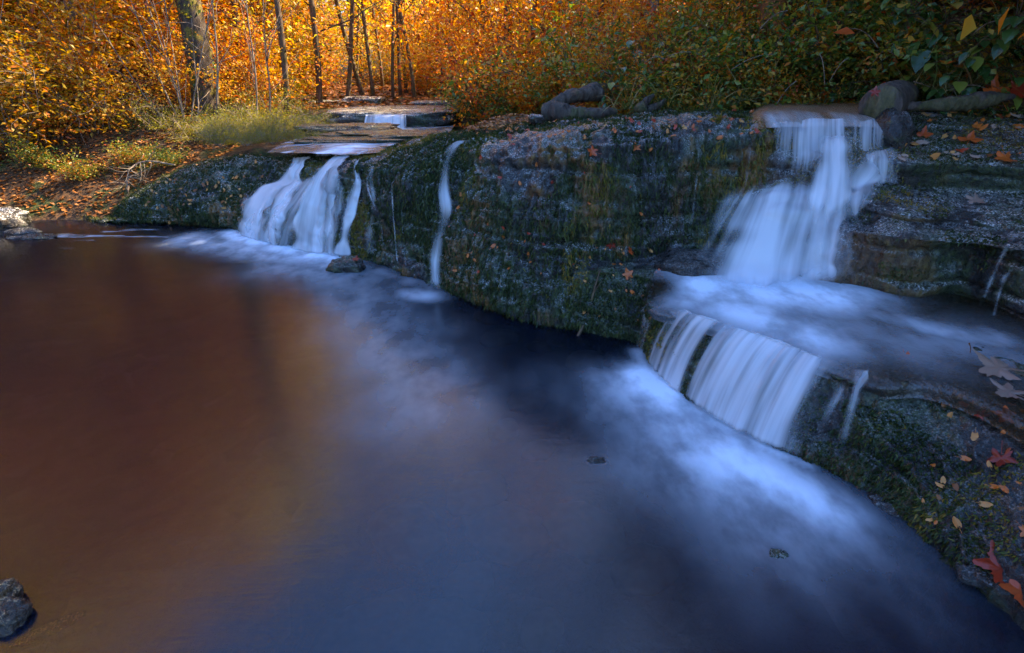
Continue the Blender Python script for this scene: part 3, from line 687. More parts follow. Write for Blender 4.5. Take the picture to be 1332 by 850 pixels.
p = atz(42, 309, .0); stone('stone', p, (.26, .10, .035), m_rock_dark, 6, 'lower of two dark flat stones in the water near the left shore', group='shore stones')
p = atz(-8, 287, .06); stone('boulder', p, (.34, .26, .15), m_rock_sun, 8, 'pale yellowish boulder on the left shore at the picture edge', 'boulder', square=.2)
p = aty(1156, 178, 3.62); stone('boulder', p, (.12, .14, .17), m_rock_dark, 13, 'upright dark rock supporting the thick log end at the cascade crest', 'boulder', amp=.15)
p = atz(14, 806, .0); stone('stone', p, (.055, .06, .06), m_rock_brown, 14, 'mossy brown stone at the bottom left corner of the pool', amp=.3)
p = atz(2, 775, .03); stone('stone', p, (.05, .045, .05), m_rock_brown, 15, 'small orange lichened stone behind the bottom left corner stone', amp=.3)
p = atz(66, 818, -.01); stone('stone', p, (.09, .025, .012), m_rock_brown, 16, 'flat rusty slab slanting under water beside the bottom left stones', rot=R(38), amp=.15, flat=.3)
p = atz(905, 345, .43); stone('rock', p, (.28, .2, .09), m_rock_dark, 17, 'rounded dark rock washed by the main cascade spray', 'rock', amp=.12)
p = atz(955, 340, .43); stone('rock', p, (.20, .16, .10), m_rock_dark, 18, 'smaller rounded rock at the left foot of the main cascade', 'rock', amp=.12)
p = atz(1180, 655, .0); stone('stone', p, (.13, .09, .035), m_rock_dark, 19, 'low wet stone at the foot of the mossy foreground shelf', amp=.3)
p = atz(1250, 700, .0); stone('stone', p, (.10, .08, .05), m_rock_dark, 20, 'wet stone close below the mossy foreground face', amp=.3)
p = atz(1320, 752, .03); stone('stone', p, (.16, .10, .06), m_rock_dark, 21, 'dark stone with a red leaf at the lower right edge', amp=.25)
p = atz(775, 600, -.005); stone('stone', p, (.045, .03, .014), m_rock_dark, 22, 'small dark stone just breaking the pool surface near the middle', amp=.3)
p = atz(1012, 722, -.003); stone('stone', p, (.035, .022, .016), m_rock_dark, 23, 'tiny dark stone showing through white water in the foreground', amp=.3)
rs = random.Random(4)
for k, (x, y) in enumerate([(512, 795), (705, 822), (530, 690), (620, 640), (700, 585), (660, 690), (610, 760), (760, 690), (590, 420), (650, 440), (700, 452), (760, 470), (640, 412), (730, 438), (840, 740), (560, 830), (470, 830), (690, 520), (655, 560)]):
    p = atz(x, y, -.09 - .05 * rs.random()); s_ = .06 + .10 * rs.random()
    stone('sunken_stone', p, (s_ * 1.3, s_, s_ * .38), m_sunken, 30 + k, 'rounded stone dimly visible under the clear pool water', 'stone', 'stones on the pool floor', rot=rs.random() * 3, cuts=4)
# far rocks and ledges
def slab(name, c, size, mat, seed, label, cat, group=None, rot=0, amp=.08):
    return stone(name, c, size, mat, seed, label, cat, group, rot=rot, amp=amp, square=.55, noise=2.5)
slab('rock_shelf_slab', aty(518, 150, 9.5), (1.05, 1.1, .12), m_rock_far, 60, 'wide flat slab the far little waterfall runs over', 'rock')
for k, (x, y, Yd, sx, sz, lb) in enumerate([(470, 134, 12.6, .36, .13, 'pale block stone above the far waterfall, leftmost'), (490, 134, 12.6, .16, .12, 'small pale block stone above the far waterfall'),
                                    (510, 140, 12.4, .5, .07, 'long low stone above the far waterfall'), (540, 142, 12.2, .4, .06, 'flat brownish stone right of the low stones above the far waterfall'),
                                    (432, 140, 12.4, .5, .14, 'dark block stone left of the pale ones above the far waterfall'), (580, 138, 11.6, .7, .10, 'dark mossy shelf stone at right above the far waterfall')]):
    slab('block_stone', aty(x, y, Yd), (sx, .3, sz), m_rock_sun if k in (0, 1) else m_rock_far, 62 + k, lb, 'stone', 'stones above the far waterfall')
for k, (x, y, Yd, sx, sz, lb) in enumerate([(452, 170, 7.3, .62, .07, 'topmost sunlit grassy stone layer below the far waterfall'), (490, 176, 6.85, .55, .05, 'middle grassy stone layer below the far waterfall'),
                                    (462, 184, 6.45, .62, .05, 'lowest grassy stone layer beside the stream'), (528, 179, 6.6, .40, .05, 'mossy stone layer tapering toward the main ledge')]):
    slab('stone_layer', aty(x, y, Yd), (sx, .34, sz), m_rock_grass, 72 + k, lb, 'rock', 'grassy stone layers', amp=.3)
o = fall('waterfall', [rowY(149, [474,488,502,516,530], 8.4), rowY(151, [474,488,502,516,530], 8.15), rowY(160, [472,487,501,516,531], 8.08), rowY(172, [472,487,501,516,531], 8.04)], (120, 30),
         lambda u, v: .80 + 0 * u, m_silk_f, edge=.05, seed=21, top=.1, bottom=.02, push=0)
tag(o, 'little distant waterfall with many short threads upstream', 'waterfall', 'waterfalls')
slab('rock_shelf_slab', aty(512, 160, 8.85), (.80, .42, .15), m_rock_far, 80, 'dark rock face behind the distant little waterfall', 'rock')

# ------------------------------------------------------------------ tubes
def tube_mesh(name, tubes, sides=7, bump=0.0, seed=0):
    V = []; Fq = []; base = 0
    for pts, rad in tubes:
        pts = np.asarray(pts, float); rad = np.asarray(rad, float); n = len(pts)
        t = np.gradient(pts, axis=0); t /= np.linalg.norm(t, axis=1, keepdims=True) + 1e-9
        ref = np.array((1, 0, 0)) if abs(t[0][0]) < .8 else np.array((0, 1, 0))
        a = np.cross(t, ref); a /= np.linalg.norm(a, axis=1, keepdims=True) + 1e-9; b = np.cross(t, a)
        k = sides if rad[0] > .012 else 4
        ang = np.linspace(0, 2 * math.pi, k, endpoint=False)
        ring = pts[:, None] + rad[:, None, None] * (np.cos(ang)[None, :, None] * a[:, None] + np.sin(ang)[None, :, None] * b[:, None])
        if bump:
            f_ = ring.reshape(-1, 3); c_ = np.repeat(pts, k, 0); ring = (c_ + (f_ - c_) * (1 + bump * fbm(f_ * (9, 9, 3), 3, seed) + bump * .5 * fbm(f_ * (60, 60, 14), 3, seed + 1))[:, None]).reshape(n, k, 3)
        V.append(ring.reshape(-1, 3))
        i, j = np.meshgrid(np.arange(n - 1), np.arange(k), indexing='ij'); j2 = (j + 1) % k
        Fq.append(np.stack([i * k + j, i * k + j2, (i + 1) * k + j2, (i + 1) * k + j], -1).reshape(-1, 4) + base)
        V.append(pts[[0, -1]]); e0, e1 = base + n * k, base + n * k + 1
        jj = np.arange(k); Fq.append(np.stack([np.full(k, e0), (jj + 1) % k + base, jj + base, np.full(k, e0)], 1)[:, :3] if False else np.stack([np.full(k, e0), base + (jj + 1) % k, base + jj], 1))
        Fq.append(np.stack([np.full(k, e1), base + (n - 1) * k + jj, base + (n - 1) * k + (jj + 1) % k], 1))
        base += n * k + 2
    q = [f_ for f_ in Fq if f_.shape[1] == 4]; t3 = [f_ for f_ in Fq if f_.shape[1] == 3]
    return mesh_np(name, np.concatenate(V), [np.concatenate(q), np.concatenate(t3)])
def wander(rg, p0, d, L, n, wob, grav=0):
    pts = [np.array(p0, float)]; d = np.array(d, float); d /= np.linalg.norm(d)
    for i in range(n):
        d = d + rg.normal(0, wob, 3) + (0, 0, grav); d /= np.linalg.norm(d); pts.append(pts[-1] + d * L / n)
    return np.array(pts), d
def leaves_np(rg, C, size, flat=.5, aspect=.55):
    """diamond leaves folded on the midrib. C (N,3) centres"""
    n = len(C); nrm = rg.normal(0, 1, (n, 3)); nrm[:, 2] += flat * 3 * 1.0; nrm /= np.linalg.norm(nrm, axis=1, keepdims=True)
    a = rg.normal(0, 1, (n, 3)); a -= nrm * (a * nrm).sum(1, keepdims=True); a /= np.linalg.norm(a, axis=1, keepdims=True)
    b = np.cross(nrm, a); s = size * (.6 + .8 * rg.random((n, 1)))
    p0 = C - a * s * .5; p2 = C + a * s * .5 - nrm * s * .08; p1 = C + b * s * aspect * .5 + nrm * s * .10 - a * s * .06; p3 = C - b * s * aspect * .5 + nrm * s * .10 - a * s * .06
    V = np.stack([p0, p1, p2, p3], 1).reshape(-1, 3)
    k = np.arange(n) * 4; F = np.concatenate([np.stack([k, k + 1, k + 2], 1), np.stack([k, k + 2, k + 3], 1)])
    return V, F
def leaf_mesh(name, rg, C, size, flat=.5, aspect=.55, clump=None):
    V, F = leaves_np(rg, C, size, flat, aspect); me = mesh_np(name, V, [F], smooth=False)
    n = len(C); r = np.clip(.5 + .22 * rg.normal(0, 1, n) + .30 * fbm(C * 1.3 + 5, 2, 5), 0, 1)
    attr(me, 'rnd', np.repeat(r, 4))
    return me

def skeleton(rg, H, r0, spread, levels=3, nb=9, lean=(0, 0), first=.25, upb=.35, wob=.06):
    tubes = []; tips = []
    tr, _ = wander(rg, (0, 0, -.15), (lean[0], lean[1], 1), H, 14, wob * .5)
    rad = r0 * (1 - np.linspace(0, 1, 15) ** 1.2 * .85); rad[0] *= 1.35; tubes.append((tr, rad))
    def branch(p, d, L, r, lv):
        n = 6 if lv > 0 else 4
        b, dd = wander(rg, p, d, L, n, .16, .015); tubes.append((b, r * (1 - np.linspace(0, .75, n + 1))))
        if lv == 0: tips.extend([b[-1], b[n // 2]]); return
        for k in range(3 + int(rg.random() * 2.5)):
            t = .3 + .7 * rg.random(); i = int(t * n); ang = rg.normal(0, .75, 3); d2 = dd + ang; branch(b[min(i, n)], d2, L * (.45 + .2 * rg.random()), r * .5, lv - 1)
    for k in range(nb):
        t = first + (1 - first) * (k + rg.random() * .8) / nb; i = min(int(t * 14), 14)
        a = k * 2.4 + rg.random(); d = np.array((math.cos(a), math.sin(a), upb + .3 * rg.random()))
        branch(tr[i], d, spread * (1.15 - .6 * t), rad[i] * .42, levels - 1)
    return tubes, np.array(tips)
def make_tree(name, seed, H, r0, spread, n_leaf, leaf, mleaf, mbark, levels=3, nb=9, flat=.5, sig=.28, label=None, cat='tree', group=None, first=.25, lean=(0, 0), vsq=.5, sides=7, upb=.35, aspect=.55):
    rg = np.random.default_rng(seed)
    tubes, tips = skeleton(rg, H, r0, spread, levels, nb, lean, first, upb)
    root = empty(name); tag(root, label, cat, group)
    obj('trunk' if cat == 'tree' else 'stems', tube_mesh('trunk', tubes, sides, .12, seed), mbark, root)
    if n_leaf:
        idx = rg.integers(0, len(tips), n_leaf); C = tips[idx] + rg.normal(0, 1, (n_leaf, 3)) * (sig, sig, sig * vsq)
        obj('crown' if cat == 'tree' else 'foliage', leaf_mesh('crown', rg, C, leaf, flat, aspect), mleaf, root)
    return root
def make_shrub(name, seed, H, W, n_leaf, leaf, mleaf, mbark, label, nst=9, flat=.5, group=None, cat='shrub', vsq=.6, sig=.16, aspect=.55):
    rg = np.random.default_rng(seed); tubes = []; tips = []
    for k in range(nst):
        a = k * 2.4 + rg.random(); d = (math.cos(a) * W / H * .8, math.sin(a) * W / H * .8, 1)
        L = H * (.7 + .5 * rg.random()); b, dd = wander(rg, (rg.normal(0, .08), rg.normal(0, .08), -.1), d, L, 9, .13, -.02)
        tubes.append((b, .011 * (1.1 - np.linspace(0, .85, 10))))
        for q in range(7):
            i = 2 + int(rg.random() * 7); d2 = dd + rg.normal(0, .7, 3); c, _ = wander(rg, b[min(i, 9)], d2, L * .4 * (.5 + rg.random()), 4, .2, -.03)
            tubes.append((c, .005 * (1.1 - np.linspace(0, .7, 5)))); tips += [c[-1], c[2], b[min(i, 9)]]
    tips = np.array(tips); root = empty(name); tag(root, label, cat, group)
    obj('stems', tube_mesh('stems', tubes, 5), mbark, root)
    idx = rg.integers(0, len(tips), n_leaf); C = tips[idx] + rg.normal(0, 1, (n_leaf, 3)) * (sig, sig, sig * vsq); C[:, 2] = np.maximum(C[:, 2], .02)
    obj('foliage', leaf_mesh('foliage', rg, C, leaf, flat, aspect), mleaf, root)
    return root
def place(o, x, y, rz=0, s=1.0, z=None, first=False, label=None, group=None, tilt=(0, 0)):
    """first placement moves the source; later ones copy it with its parts"""
    if first: r = o
    else:
        r = o.copy(); COL.objects.link(r)
        for ch in list(o.children):
            c = ch.copy(); COL.objects.link(c); c.parent = r
    r.location = (x, y, hz(x, y) if z is None else z); r.rotation_euler = (tilt[0], tilt[1], rz); r.scale = (s, s, s)
    if label: r['label'] = label
    if group: r['group'] = group
    return r
def hides_trunk(x, y):
    q = 666 + 700 * x / (.95 * max(y, .1))
    return (5.35 < y < 6.15 and 950 < q < 1050) or (5.6 < y < 7.0 and 825 < q < 872)
class Kind:
    def __init__(s, o): s.o = o; s.used = False
    def put(s, *a, **k):
        if hides_trunk(a[0], a[1]): return None
        r = place(s.o, *a, first=not s.used, **k); s.used = True; return r

rnd = random.Random(11)
# prototypes
S_gold = [Kind(make_shrub('shrub', 100 + k, 1.9, 1.5, 3600, .075, m_gold, m_pale, '', 10, .55)) for k in range(3)]
S_orange = [Kind(make_shrub('shrub', 110 + k, 1.7, 1.3, 3400, .07, m_orange, m_bark2, '', 9, .4)) for k in range(2)]
S_olive = [Kind(make_shrub('shrub', 120 + k, 0.9, .95, 2000, .066, m_olive, m_bark2, '', 10, .55, sig=.11)) for k in range(3)]
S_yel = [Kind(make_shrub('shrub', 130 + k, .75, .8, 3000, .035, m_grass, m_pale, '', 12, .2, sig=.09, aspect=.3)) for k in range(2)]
T_gold = [Kind(make_tree('tree', 140 + k, 10 + k, .15, 4.2, 11000, .15, m, m_bark2, 3, 13, .5, .42, '', first=.10)) for k, m in enumerate((m_gold, m_orange, m_yellow))]
T_low = [Kind(make_tree('tree', 150 + k, 5.5, .05, 2.6, 8000, .085, m, m_pale, 3, 12, .6, .26, '', first=.06, vsq=.35)) for k, m in enumerate((m_gold, m_orange, m_yellow))]
T_dense = [Kind(make_tree('tree', 160 + k, 13, .2, 3.0, 15000, .22, m, m_bark2, 3, 18, .4, .55, '', first=.16)) for k, m in enumerate((m_olive, m_orange))]
T_bare = [Kind(make_tree('tree', 170 + k, 9, .045, 2.0, 900, .10, m_yellow, m_bark2, 3, 9, .4, .3, '', first=.18, upb=.9)) for k in range(3)]

def G(lb, grp): return dict(label=lb, group=grp)
# left bank shrubs, in rows
for (x, y, s) in [(-6.6,7.6,.8),(-5.7,7.9,.7),(-7.4,8.6,1.0),(-6.3,8.8,1.0),(-8.6,8.2,1.0),(-7.6,9.8,1.2),(-9.2,9.8,1.3),(-6.2,10.2,1.1),(-8.4,11.2,1.4),(-10.4,10.8,1.4),(-10.0,12.4,1.5),(-7.2,12.0,1.4),(-11.8,12.2,1.5),(-8.8,13.8,1.6),(-12.4,14.4,1.6)]:
    S_gold[rnd.randrange(3)].put(x, y, rnd.random() * 6, s, **G('golden leafy shrub in the thicket on the left bank slope', 'left bank golden shrubs'))
for (x, y, s) in [(-5.2,9.3,.8),(-4.7,8.6,.55),(-4.5,9.6,.75),(-4.9,10.6,.9),(-5.6,11.6,1.1),(-5.2,12.8,1.1),(-5.8,14.6,1.4),(-6.6,13.4,1.2)]:
    (S_gold[rnd.randrange(3)] if y > 10 else S_orange[rnd.randrange(2)]).put(x, y, rnd.random() * 6, s, **G('autumn leafed shrub on the left bank near the upstream channel', 'left bank orange shrubs'))
for (x, y, s) in [(-4.05,8.1,.75),(-3.85,8.8,.8),(-4.3,7.7,.6),(-4.9,7.9,.6),(-3.75,7.6,.6),(-4.0,9.6,.9)]:
    S_yel[rnd.randrange(2)].put(x, y, rnd.random() * 6, s, **G('low yellow-green sunlit bush at the edge of the left ledge', 'low sunlit bushes'))
for (x, y, s) in [(-2.9,6.75,.22),(-3.2,6.9,.3),(-2.6,7.35,.2),(-2.2,7.35,.16),(-3.3,7.4,.35),(-1.9,7.45,.15),(-2.75,6.95,.16),(-3.6,7.1,.4),(-3.0,8.0,.35),(-2.5,7.9,.2),(-3.1,6.5,.3),(-3.5,6.75,.4),(-2.75,6.5,.28),(-2.95,6.3,.22),(-2.6,6.75,.3),(-3.3,6.35,.3),(-3.0,7.3,.5),(-2.7,7.7,.5),(-3.4,7.9,.6),(-1.6,7.5,.14),(-1.3,7.3,.14),(-1.75,6.95,.10),(-2.15,6.9,.14),(-2.4,6.5,.12)] + [(rnd.uniform(-2.6, -1.25), rnd.uniform(6.55, 7.6), rnd.uniform(.07, .14)) for _ in range(26)]:
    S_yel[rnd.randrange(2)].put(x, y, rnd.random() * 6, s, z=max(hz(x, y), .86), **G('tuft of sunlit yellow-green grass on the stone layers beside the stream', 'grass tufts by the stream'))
for (x, y, s) in [(-5.4,6.95,.4),(-6.1,7.2,.45),(-6.9,7.1,.5),(-4.9,7.3,.4),(-7.4,7.6,.5),(-4.4,7.2,.35)]:
    S_olive[rnd.randrange(3)].put(x, y, rnd.random() * 6, s, **G('small green plant low on the left shore', 'left shore plants'))
for (x, y, s, k) in [(-6.9,9.6,.9,0),(-9.2,11.6,1.0,1),(-6.0,12.5,1.0,2),(-11,13.5,1.1,0),(-5.8,9.9,.75,1),(-8.0,8.3,.8,0),(-13,11.5,1.1,0),(-7.6,15,1.2,1),(-10.2,9.2,.9,2)]:
    T_low[k].put(x, y, rnd.random() * 6, s, **G('slender autumn tree with layered leaves on the left bank', 'small trees of the left bank'))
for (x, y, s, k) in [(-8.8,10.4,.8,0),(-11.4,12.6,.95,0),(-7.6,13.2,.8,2),(-12.6,9.2,.9,0),(-10.2,8.0,.75,2),(-14.5,11.5,1.1,0),(-11,6.0,.7,0),(-9.6,15.5,.95,2),(-13.4,5.2,.8,0)]:
    T_gold[k].put(x, y, rnd.random() * 6, s, **G('taller autumn tree on the upper left bank', 'tall trees of the left bank'))
# right bank undergrowth
pts = []
for (y0, x0, x1, n) in [(5.35,1.3,3.2,7),(5.7,.9,4.2,9),(6.3,.7,5.2,10),(7.0,.4,6.0,11),(4.9,3.3,5.0,4),(4.5,3.9,5.5,3)]:
    for k in range(n): pts.append((x0 + (x1 - x0) * (k + .5 * rnd.random()) / n, y0 + rnd.uniform(-.15, .2)))
for (x, y) in pts:
    S_olive[rnd.randrange(3)].put(x, y, rnd.random() * 6, rnd.uniform(.5, .85), **G('olive green bramble plant on the shaded right bank', 'right bank undergrowth'))
for (x, y, s) in [(1.4,8.2,1.0),(2.6,8.0,1.0),(3.8,7.8,1.0),(5.0,7.4,1.1),(.9,7.6,.8),(6.2,7.0,1.1),(2.0,6.7,.6),(3.4,6.5,.6)]:
    S_olive[rnd.randrange(3)].put(x, y, rnd.random() * 6, s * 1.5, **G('large dark green bush high on the shaded right bank', 'right bank bushes'))
for (x, y, s) in [(-.1,8.4,.7),(.3,9.2,1.0),(-.4,10.4,1.0),(.4,7.7,.6),(1.2,10.2,1.2),(.1,11.8,1.3),(2.4,10.6,1.3),(-.7,13,1.2),(1.5,12.6,1.4),(3.6,9.6,1.2)]:
    S_orange[rnd.randrange(2)].put(x, y, rnd.random() * 6, s, **G('orange leafy shrub on the right bank beyond the log', 'right bank orange shrubs'))
for (x, y, s) in [(-.45,9.2,.8),(-.2,8.8,.9),(-.6,10.0,.8),(0.05,7.9,.6)]:
    S_olive[rnd.randrange(3)].put(x, y, rnd.random() * 6, s * 1.2, **G('hanging greenish bush on the cut bank right of the far waterfall', 'cut bank bushes'))
for (x, y, s) in [(1.3,5.5,.8),(1.8,5.45,.85),(2.3,5.35,.85),(2.8,5.3,.9),(3.3,5.1,.9),(1.6,6.0,.9),(2.6,5.9,.9),(3.5,5.6,.9),(1.6,4.95,.4),(2.05,5.05,.45),(2.5,4.9,.45),(2.9,4.8,.5),(3.3,4.6,.5),(1.9,5.6,.6),(2.5,5.5,.6),(3.1,5.3,.65),(3.7,5.0,.6),(2.2,6.0,.7),(3.0,6.0,.7),(4.0,5.6,.7),(4.6,5.2,.7)]:
    S_olive[rnd.randrange(3)].put(x, y, rnd.random() * 6, s, **G('low leafy plant at the water edge above the crest', 'crest bank plants'))
# tall trees out of view on the right bank, added to shade the ledge
k = 0
for (x, y, s) in [(3.5,8.5,.6),(4.4,3.0,.62),(4.6,5.0,.66),(5.6,1.2,.7),(6.4,3.8,.8),(6.2,5.9,.75),(7.4,-.4,.85),(8.4,2.4,.9),(8.2,5.0,.9),(8.6,6.6,.9),(9.6,-3,1.0),(10.6,.4,1.0),(10.8,4.0,1.0),(11.2,6.8,1.0),(13,-1.5,1.1),(13.6,2.4,1.1),(13.8,5.6,1.15),(12.6,-5,1.1),(15.6,7.2,1.2),(16.5,3.5,1.2)]:
    T_dense[k % 2].put(x, y, rnd.random() * 6, s, **G('tall full-crowned tree out of view on the right bank, placed to shade the ledge', 'tall trees of the right bank')); k += 1
for (x, y, s) in [(2.4,12.4,.38),(5.4,13.2,.4),(2.2,15.6,.40),(8,16,.45),(.8,19,.42),(5,20.5,.5),(-.5,25,.5),(5,26,.6),(11,22,.6)]:
    T_gold[k % 3].put(x, y, rnd.random() * 6, s, **G('sunlit autumn tree on the right bank upstream', 'autumn trees of the right bank')); k += 1
# far woods
for i in range(46):
    yy = 15 + 45 * (i / 46.0) ** 1.2; side = 1 if i % 2 else -1
    cx = np.interp(yy, _xl[:, 0], _xl[:, 1]) * .5 + np.interp(yy, _xr[:, 0], _xr[:, 1]) * .5
    xx = cx + side * ((3.4 if side < 0 else 3.0) + rnd.random() * (4 + yy * .28)) 
    T_gold[rnd.choice([2, 2, 0, 1])].put(xx, yy, rnd.random() * 6, rnd.uniform(.8, 1.15) * ((.5 if side < 0 else .36) if yy < 34 else .8), **G('autumn tree in the glowing woods upstream', 'trees of the far woods'))
for i in range(16):
    yy = rnd.uniform(40, 75); xx = -yy * .2 + rnd.uniform(-16, 16)
    T_gold[rnd.randrange(3)].put(xx, yy, rnd.random() * 6, rnd.uniform(1, 1.4), **G('autumn tree closing the far end of the valley', 'trees closing the valley'))
for i in range(13):
    x = [468, 487, 500, 512, 522, 530, 540, 548, 560, 575, 590, 607, 625][i]; yd = rnd.uniform(13, 21)
    wx = aty(x, 140, yd)[0]
    T_bare[i % 3].put(wx, yd, rnd.random() * 6, rnd.uniform(.8, 1.2), tilt=(rnd.uniform(-.05, .05), rnd.uniform(-.06, .06)), **G('slender nearly bare tree beyond the far waterfall', 'bare slender trees'))
for i in range(12):
    yy = rnd.uniform(13, 22); xx = rnd.choice([np.interp(yy, _xl[:, 0], _xl[:, 1]) - rnd.uniform(.2, 2.5), np.interp(yy, _xr[:, 0], _xr[:, 1]) + rnd.uniform(0, 2)])
    S_orange[rnd.randrange(2)].put(xx, yy, rnd.random() * 6, rnd.uniform(1.0, 1.6), **G('sunlit orange bush on the banks upstream', 'far bank bushes'))

for (x, y, s) in [(-4.2,24,.55),(-6.4,25,.6),(-5.2,27.5,.6),(-3.0,27,.6),(-7.6,29,.65),(-5.6,32,.7),(-8.6,34,.7),(-3.6,31,.65),(-6.8,37,.8),(-9.8,40,.8)]:
    T_gold[2 if rnd.random() < .7 else 0].put(x, y, rnd.random() * 6, s, **G('yellow tree glowing behind the bare slender trees upstream', 'yellow trees upstream'))
for (x, y, s) in [(-5.6,15.5,.9),(-6.4,18.5,1.2),(-4.6,21.5,.9),(-2.2,15.4,.7),(-3.4,23,1.0)]:
    S_gold[rnd.randrange(3)].put(x, y, rnd.random() * 6, s, **G('golden bush under the bare slender trees upstream', 'golden bushes upstream'))
# individual trunks
def lone_trunk(label, p0, p1, r0, r1, mat, seed, extra=None, nleaf=0, mleaf=None, bumpv=.18, Lmore=7):
    rg = np.random.default_rng(seed); p0 = np.array(p0, float); p1 = np.array(p1, float)
    if p1[2] < p0[2] + 1: p1[2] = p0[2] + 1.6
    root = empty('tree', tuple(p0)); tag(root, label, 'tree')
    d = (p1 - p0); L = np.linalg.norm(d); d /= L; n = 30; T = np.linspace(-.2, L + Lmore, n)
    pts = d[None] * T[:, None] + np.stack([.05 * np.sin(T * 1.3 + seed), .05 * np.cos(T * 1.1), 0 * T], 1)
    rad = np.interp(T, [-.2, .15, L, L + Lmore], [r0 * 1.5, r0, r1, r1 * .35]); tubes = [(pts, rad)]; tips = []
    for k in range(12):
        i = int(n * (.25 + .7 * rg.random())); a = rg.random() * 6.28; b, _ = wander(rg, pts[i], (math.cos(a), math.sin(a), .5), 1.6 + 1.4 * rg.random(), 7, .14); tubes.append((b, rad[i] * .3 * (1 - np.linspace(0, .85, 8)))); tips += [b[-1], b[4], b[5]]
    obj('trunk', tube_mesh('trunk', tubes, 14, bumpv, seed), mat, root)
    if nleaf:
        tips = np.array(tips); C = tips[rg.integers(0, len(tips), nleaf)] + rg.normal(0, .4, (nleaf, 3)); obj('crown', leaf_mesh('crown', rg, C, .09, .5), mleaf, root)
    if extra: extra(root, pts, rad, rg)
    return root
def ivy(root, pts, rad, rg):
    C = []
    for k in range(900):
        t = rg.random() ** 1.3 * 12 + 1; i = int(t); f_ = t - i; p = pts[i] * (1 - f_) + pts[i + 1] * f_; a = rg.random() * 6.28; r = rad[i] * 1.08
        if vn(np.array([[p[2] * 2.5, a * .9, 3.]]), 9)[0] > -.05: C.append(p + (math.cos(a) * r, math.sin(a) * r, 0))
    obj('ivy', leaf_mesh('ivy', rg, np.array(C), .05, .1), m_olive, root)
b = aty(270, 165, 8.5); lone_trunk('thick mossy trunk with ivy patches rising from the left bank', (b[0], 8.5, min(b[2], hz(b[0], 8.5))), aty(240, 0, 8.5), .19, .15, m_bark, 201, ivy, 2500, m_gold)
b = aty(998, 90, 5.75); lone_trunk('leaning reddish mossy trunk in the shade of the right bank', (b[0], 5.75, hz(b[0], 5.75)), aty(968, -30, 5.75), .13, .10, m_orangebark, 202, None, 2500, m_olive)
b = aty(1030, 80, 6.2); lone_trunk('dark moss-covered trunk behind the reddish one on the right bank', (b[0], 6.2, hz(b[0], 6.2)), aty(1040, -30, 6.2), .24, .2, m_bark, 203)
b = aty(846, 60, 7.0); lone_trunk('pale smooth trunk leaning right on the upper right bank', (b[0], 7.0, hz(b[0], 7.0)), aty(856, 0, 7.0), .085, .075, m_pale, 204)
b = aty(664, 100, 11.0); lone_trunk('straight dark trunk left of the right bank thicket', (b[0], 11, hz(b[0], 11)), aty(663, 0, 11.0), .08, .07, m_bark2, 205, None, 1500, m_orange)
b = aty(760, 60, 10.0); lone_trunk('dark slanting trunk above the forked log', (b[0], 10, hz(b[0], 10)), aty(785, 0, 10.0), .09, .08, m_bark2, 206, None, 1500, m_yellow)
b = aty(725, 60, 10.5); lone_trunk('second dark trunk left of the slanting one above the log', (b[0], 10.5, hz(b[0], 10.5)), aty(728, 0, 10.5), .08, .07, m_bark2, 207)
b = aty(632, 100, 13.0); lone_trunk('broad brown trunk half hidden in orange leaves upstream', (b[0], 13, hz(b[0], 13)), aty(630, 0, 13.0), .16, .14, m_bark2, 208, None, 1500, m_orange)
for k_, (x0, x1, Yd, r_, lb) in enumerate([(118, 96, 8.6, .045, 'slim dark trunk left of the pale fanning stems'), (62, 30, 9.2, .055, 'dark trunk near the upper left corner, leaning left'), (372, 356, 9.6, .05, 'slender brown trunk left of the upstream opening'), (412, 404, 11.5, .06, 'brown trunk at the left edge of the upstream opening'),
        (448, 462, 13.0, .05, 'thin trunk leaning right in the upstream opening'), (470, 440, 15.0, .06, 'thin trunk leaning left in the upstream opening'), (690, 700, 10.0, .045, 'thin dark trunk just right of the straight dark one'), (596, 588, 14.0, .07, 'brown trunk at the right edge of the upstream opening'), (318, 300, 10.5, .05, 'slender trunk among orange leaves right of the thick mossy trunk')]):
    b = aty(x0, 130, Yd); lone_trunk(lb, (b[0], Yd, hz(b[0], Yd)), aty(x1, 0, Yd), r_, r_ * .85, m_bark2, 230 + k_, None, 500, m_gold, Lmore=4)
# pale thin stems fanning up beside the thick trunk
rg = np.random.default_rng(7); tubes = []
for (x, y) in [(170, 0), (205, 0), (150, 60), (218, 60), (190, 20), (280, 0), (255, 80), (130, 100)]:
    a = aty(245 + rg.normal(0, 5), 182, 8.0); e = aty(x, y, 7.8 + rg.random() * .5); mid_ = (a + e) / 2 + (rg.normal(0, .06), 0, -.15)
    c = cr(np.array([a, mid_, e, e + (e - mid_) * .8]), 16); tubes.append((c - a, .011 * (1.1 - np.linspace(0, .8, 16))))
    for q in range(5):
        i = 4 + int(rg.random() * 10); w_, _ = wander(rg, c[i] - a, (e - a) / np.linalg.norm(e - a) + rg.normal(0, .5, 3), .6, 5, .15); tubes.append((w_, .006 * (1.1 - np.linspace(0, .8, 6))))
a = aty(245, 182, 8.0)
ob = obj('sapling', tube_mesh('sapling', tubes, 6), m_pale, None, tuple(a)); tag(ob, 'clump of bare pale stems fanning out left of the thick mossy trunk', 'sapling')
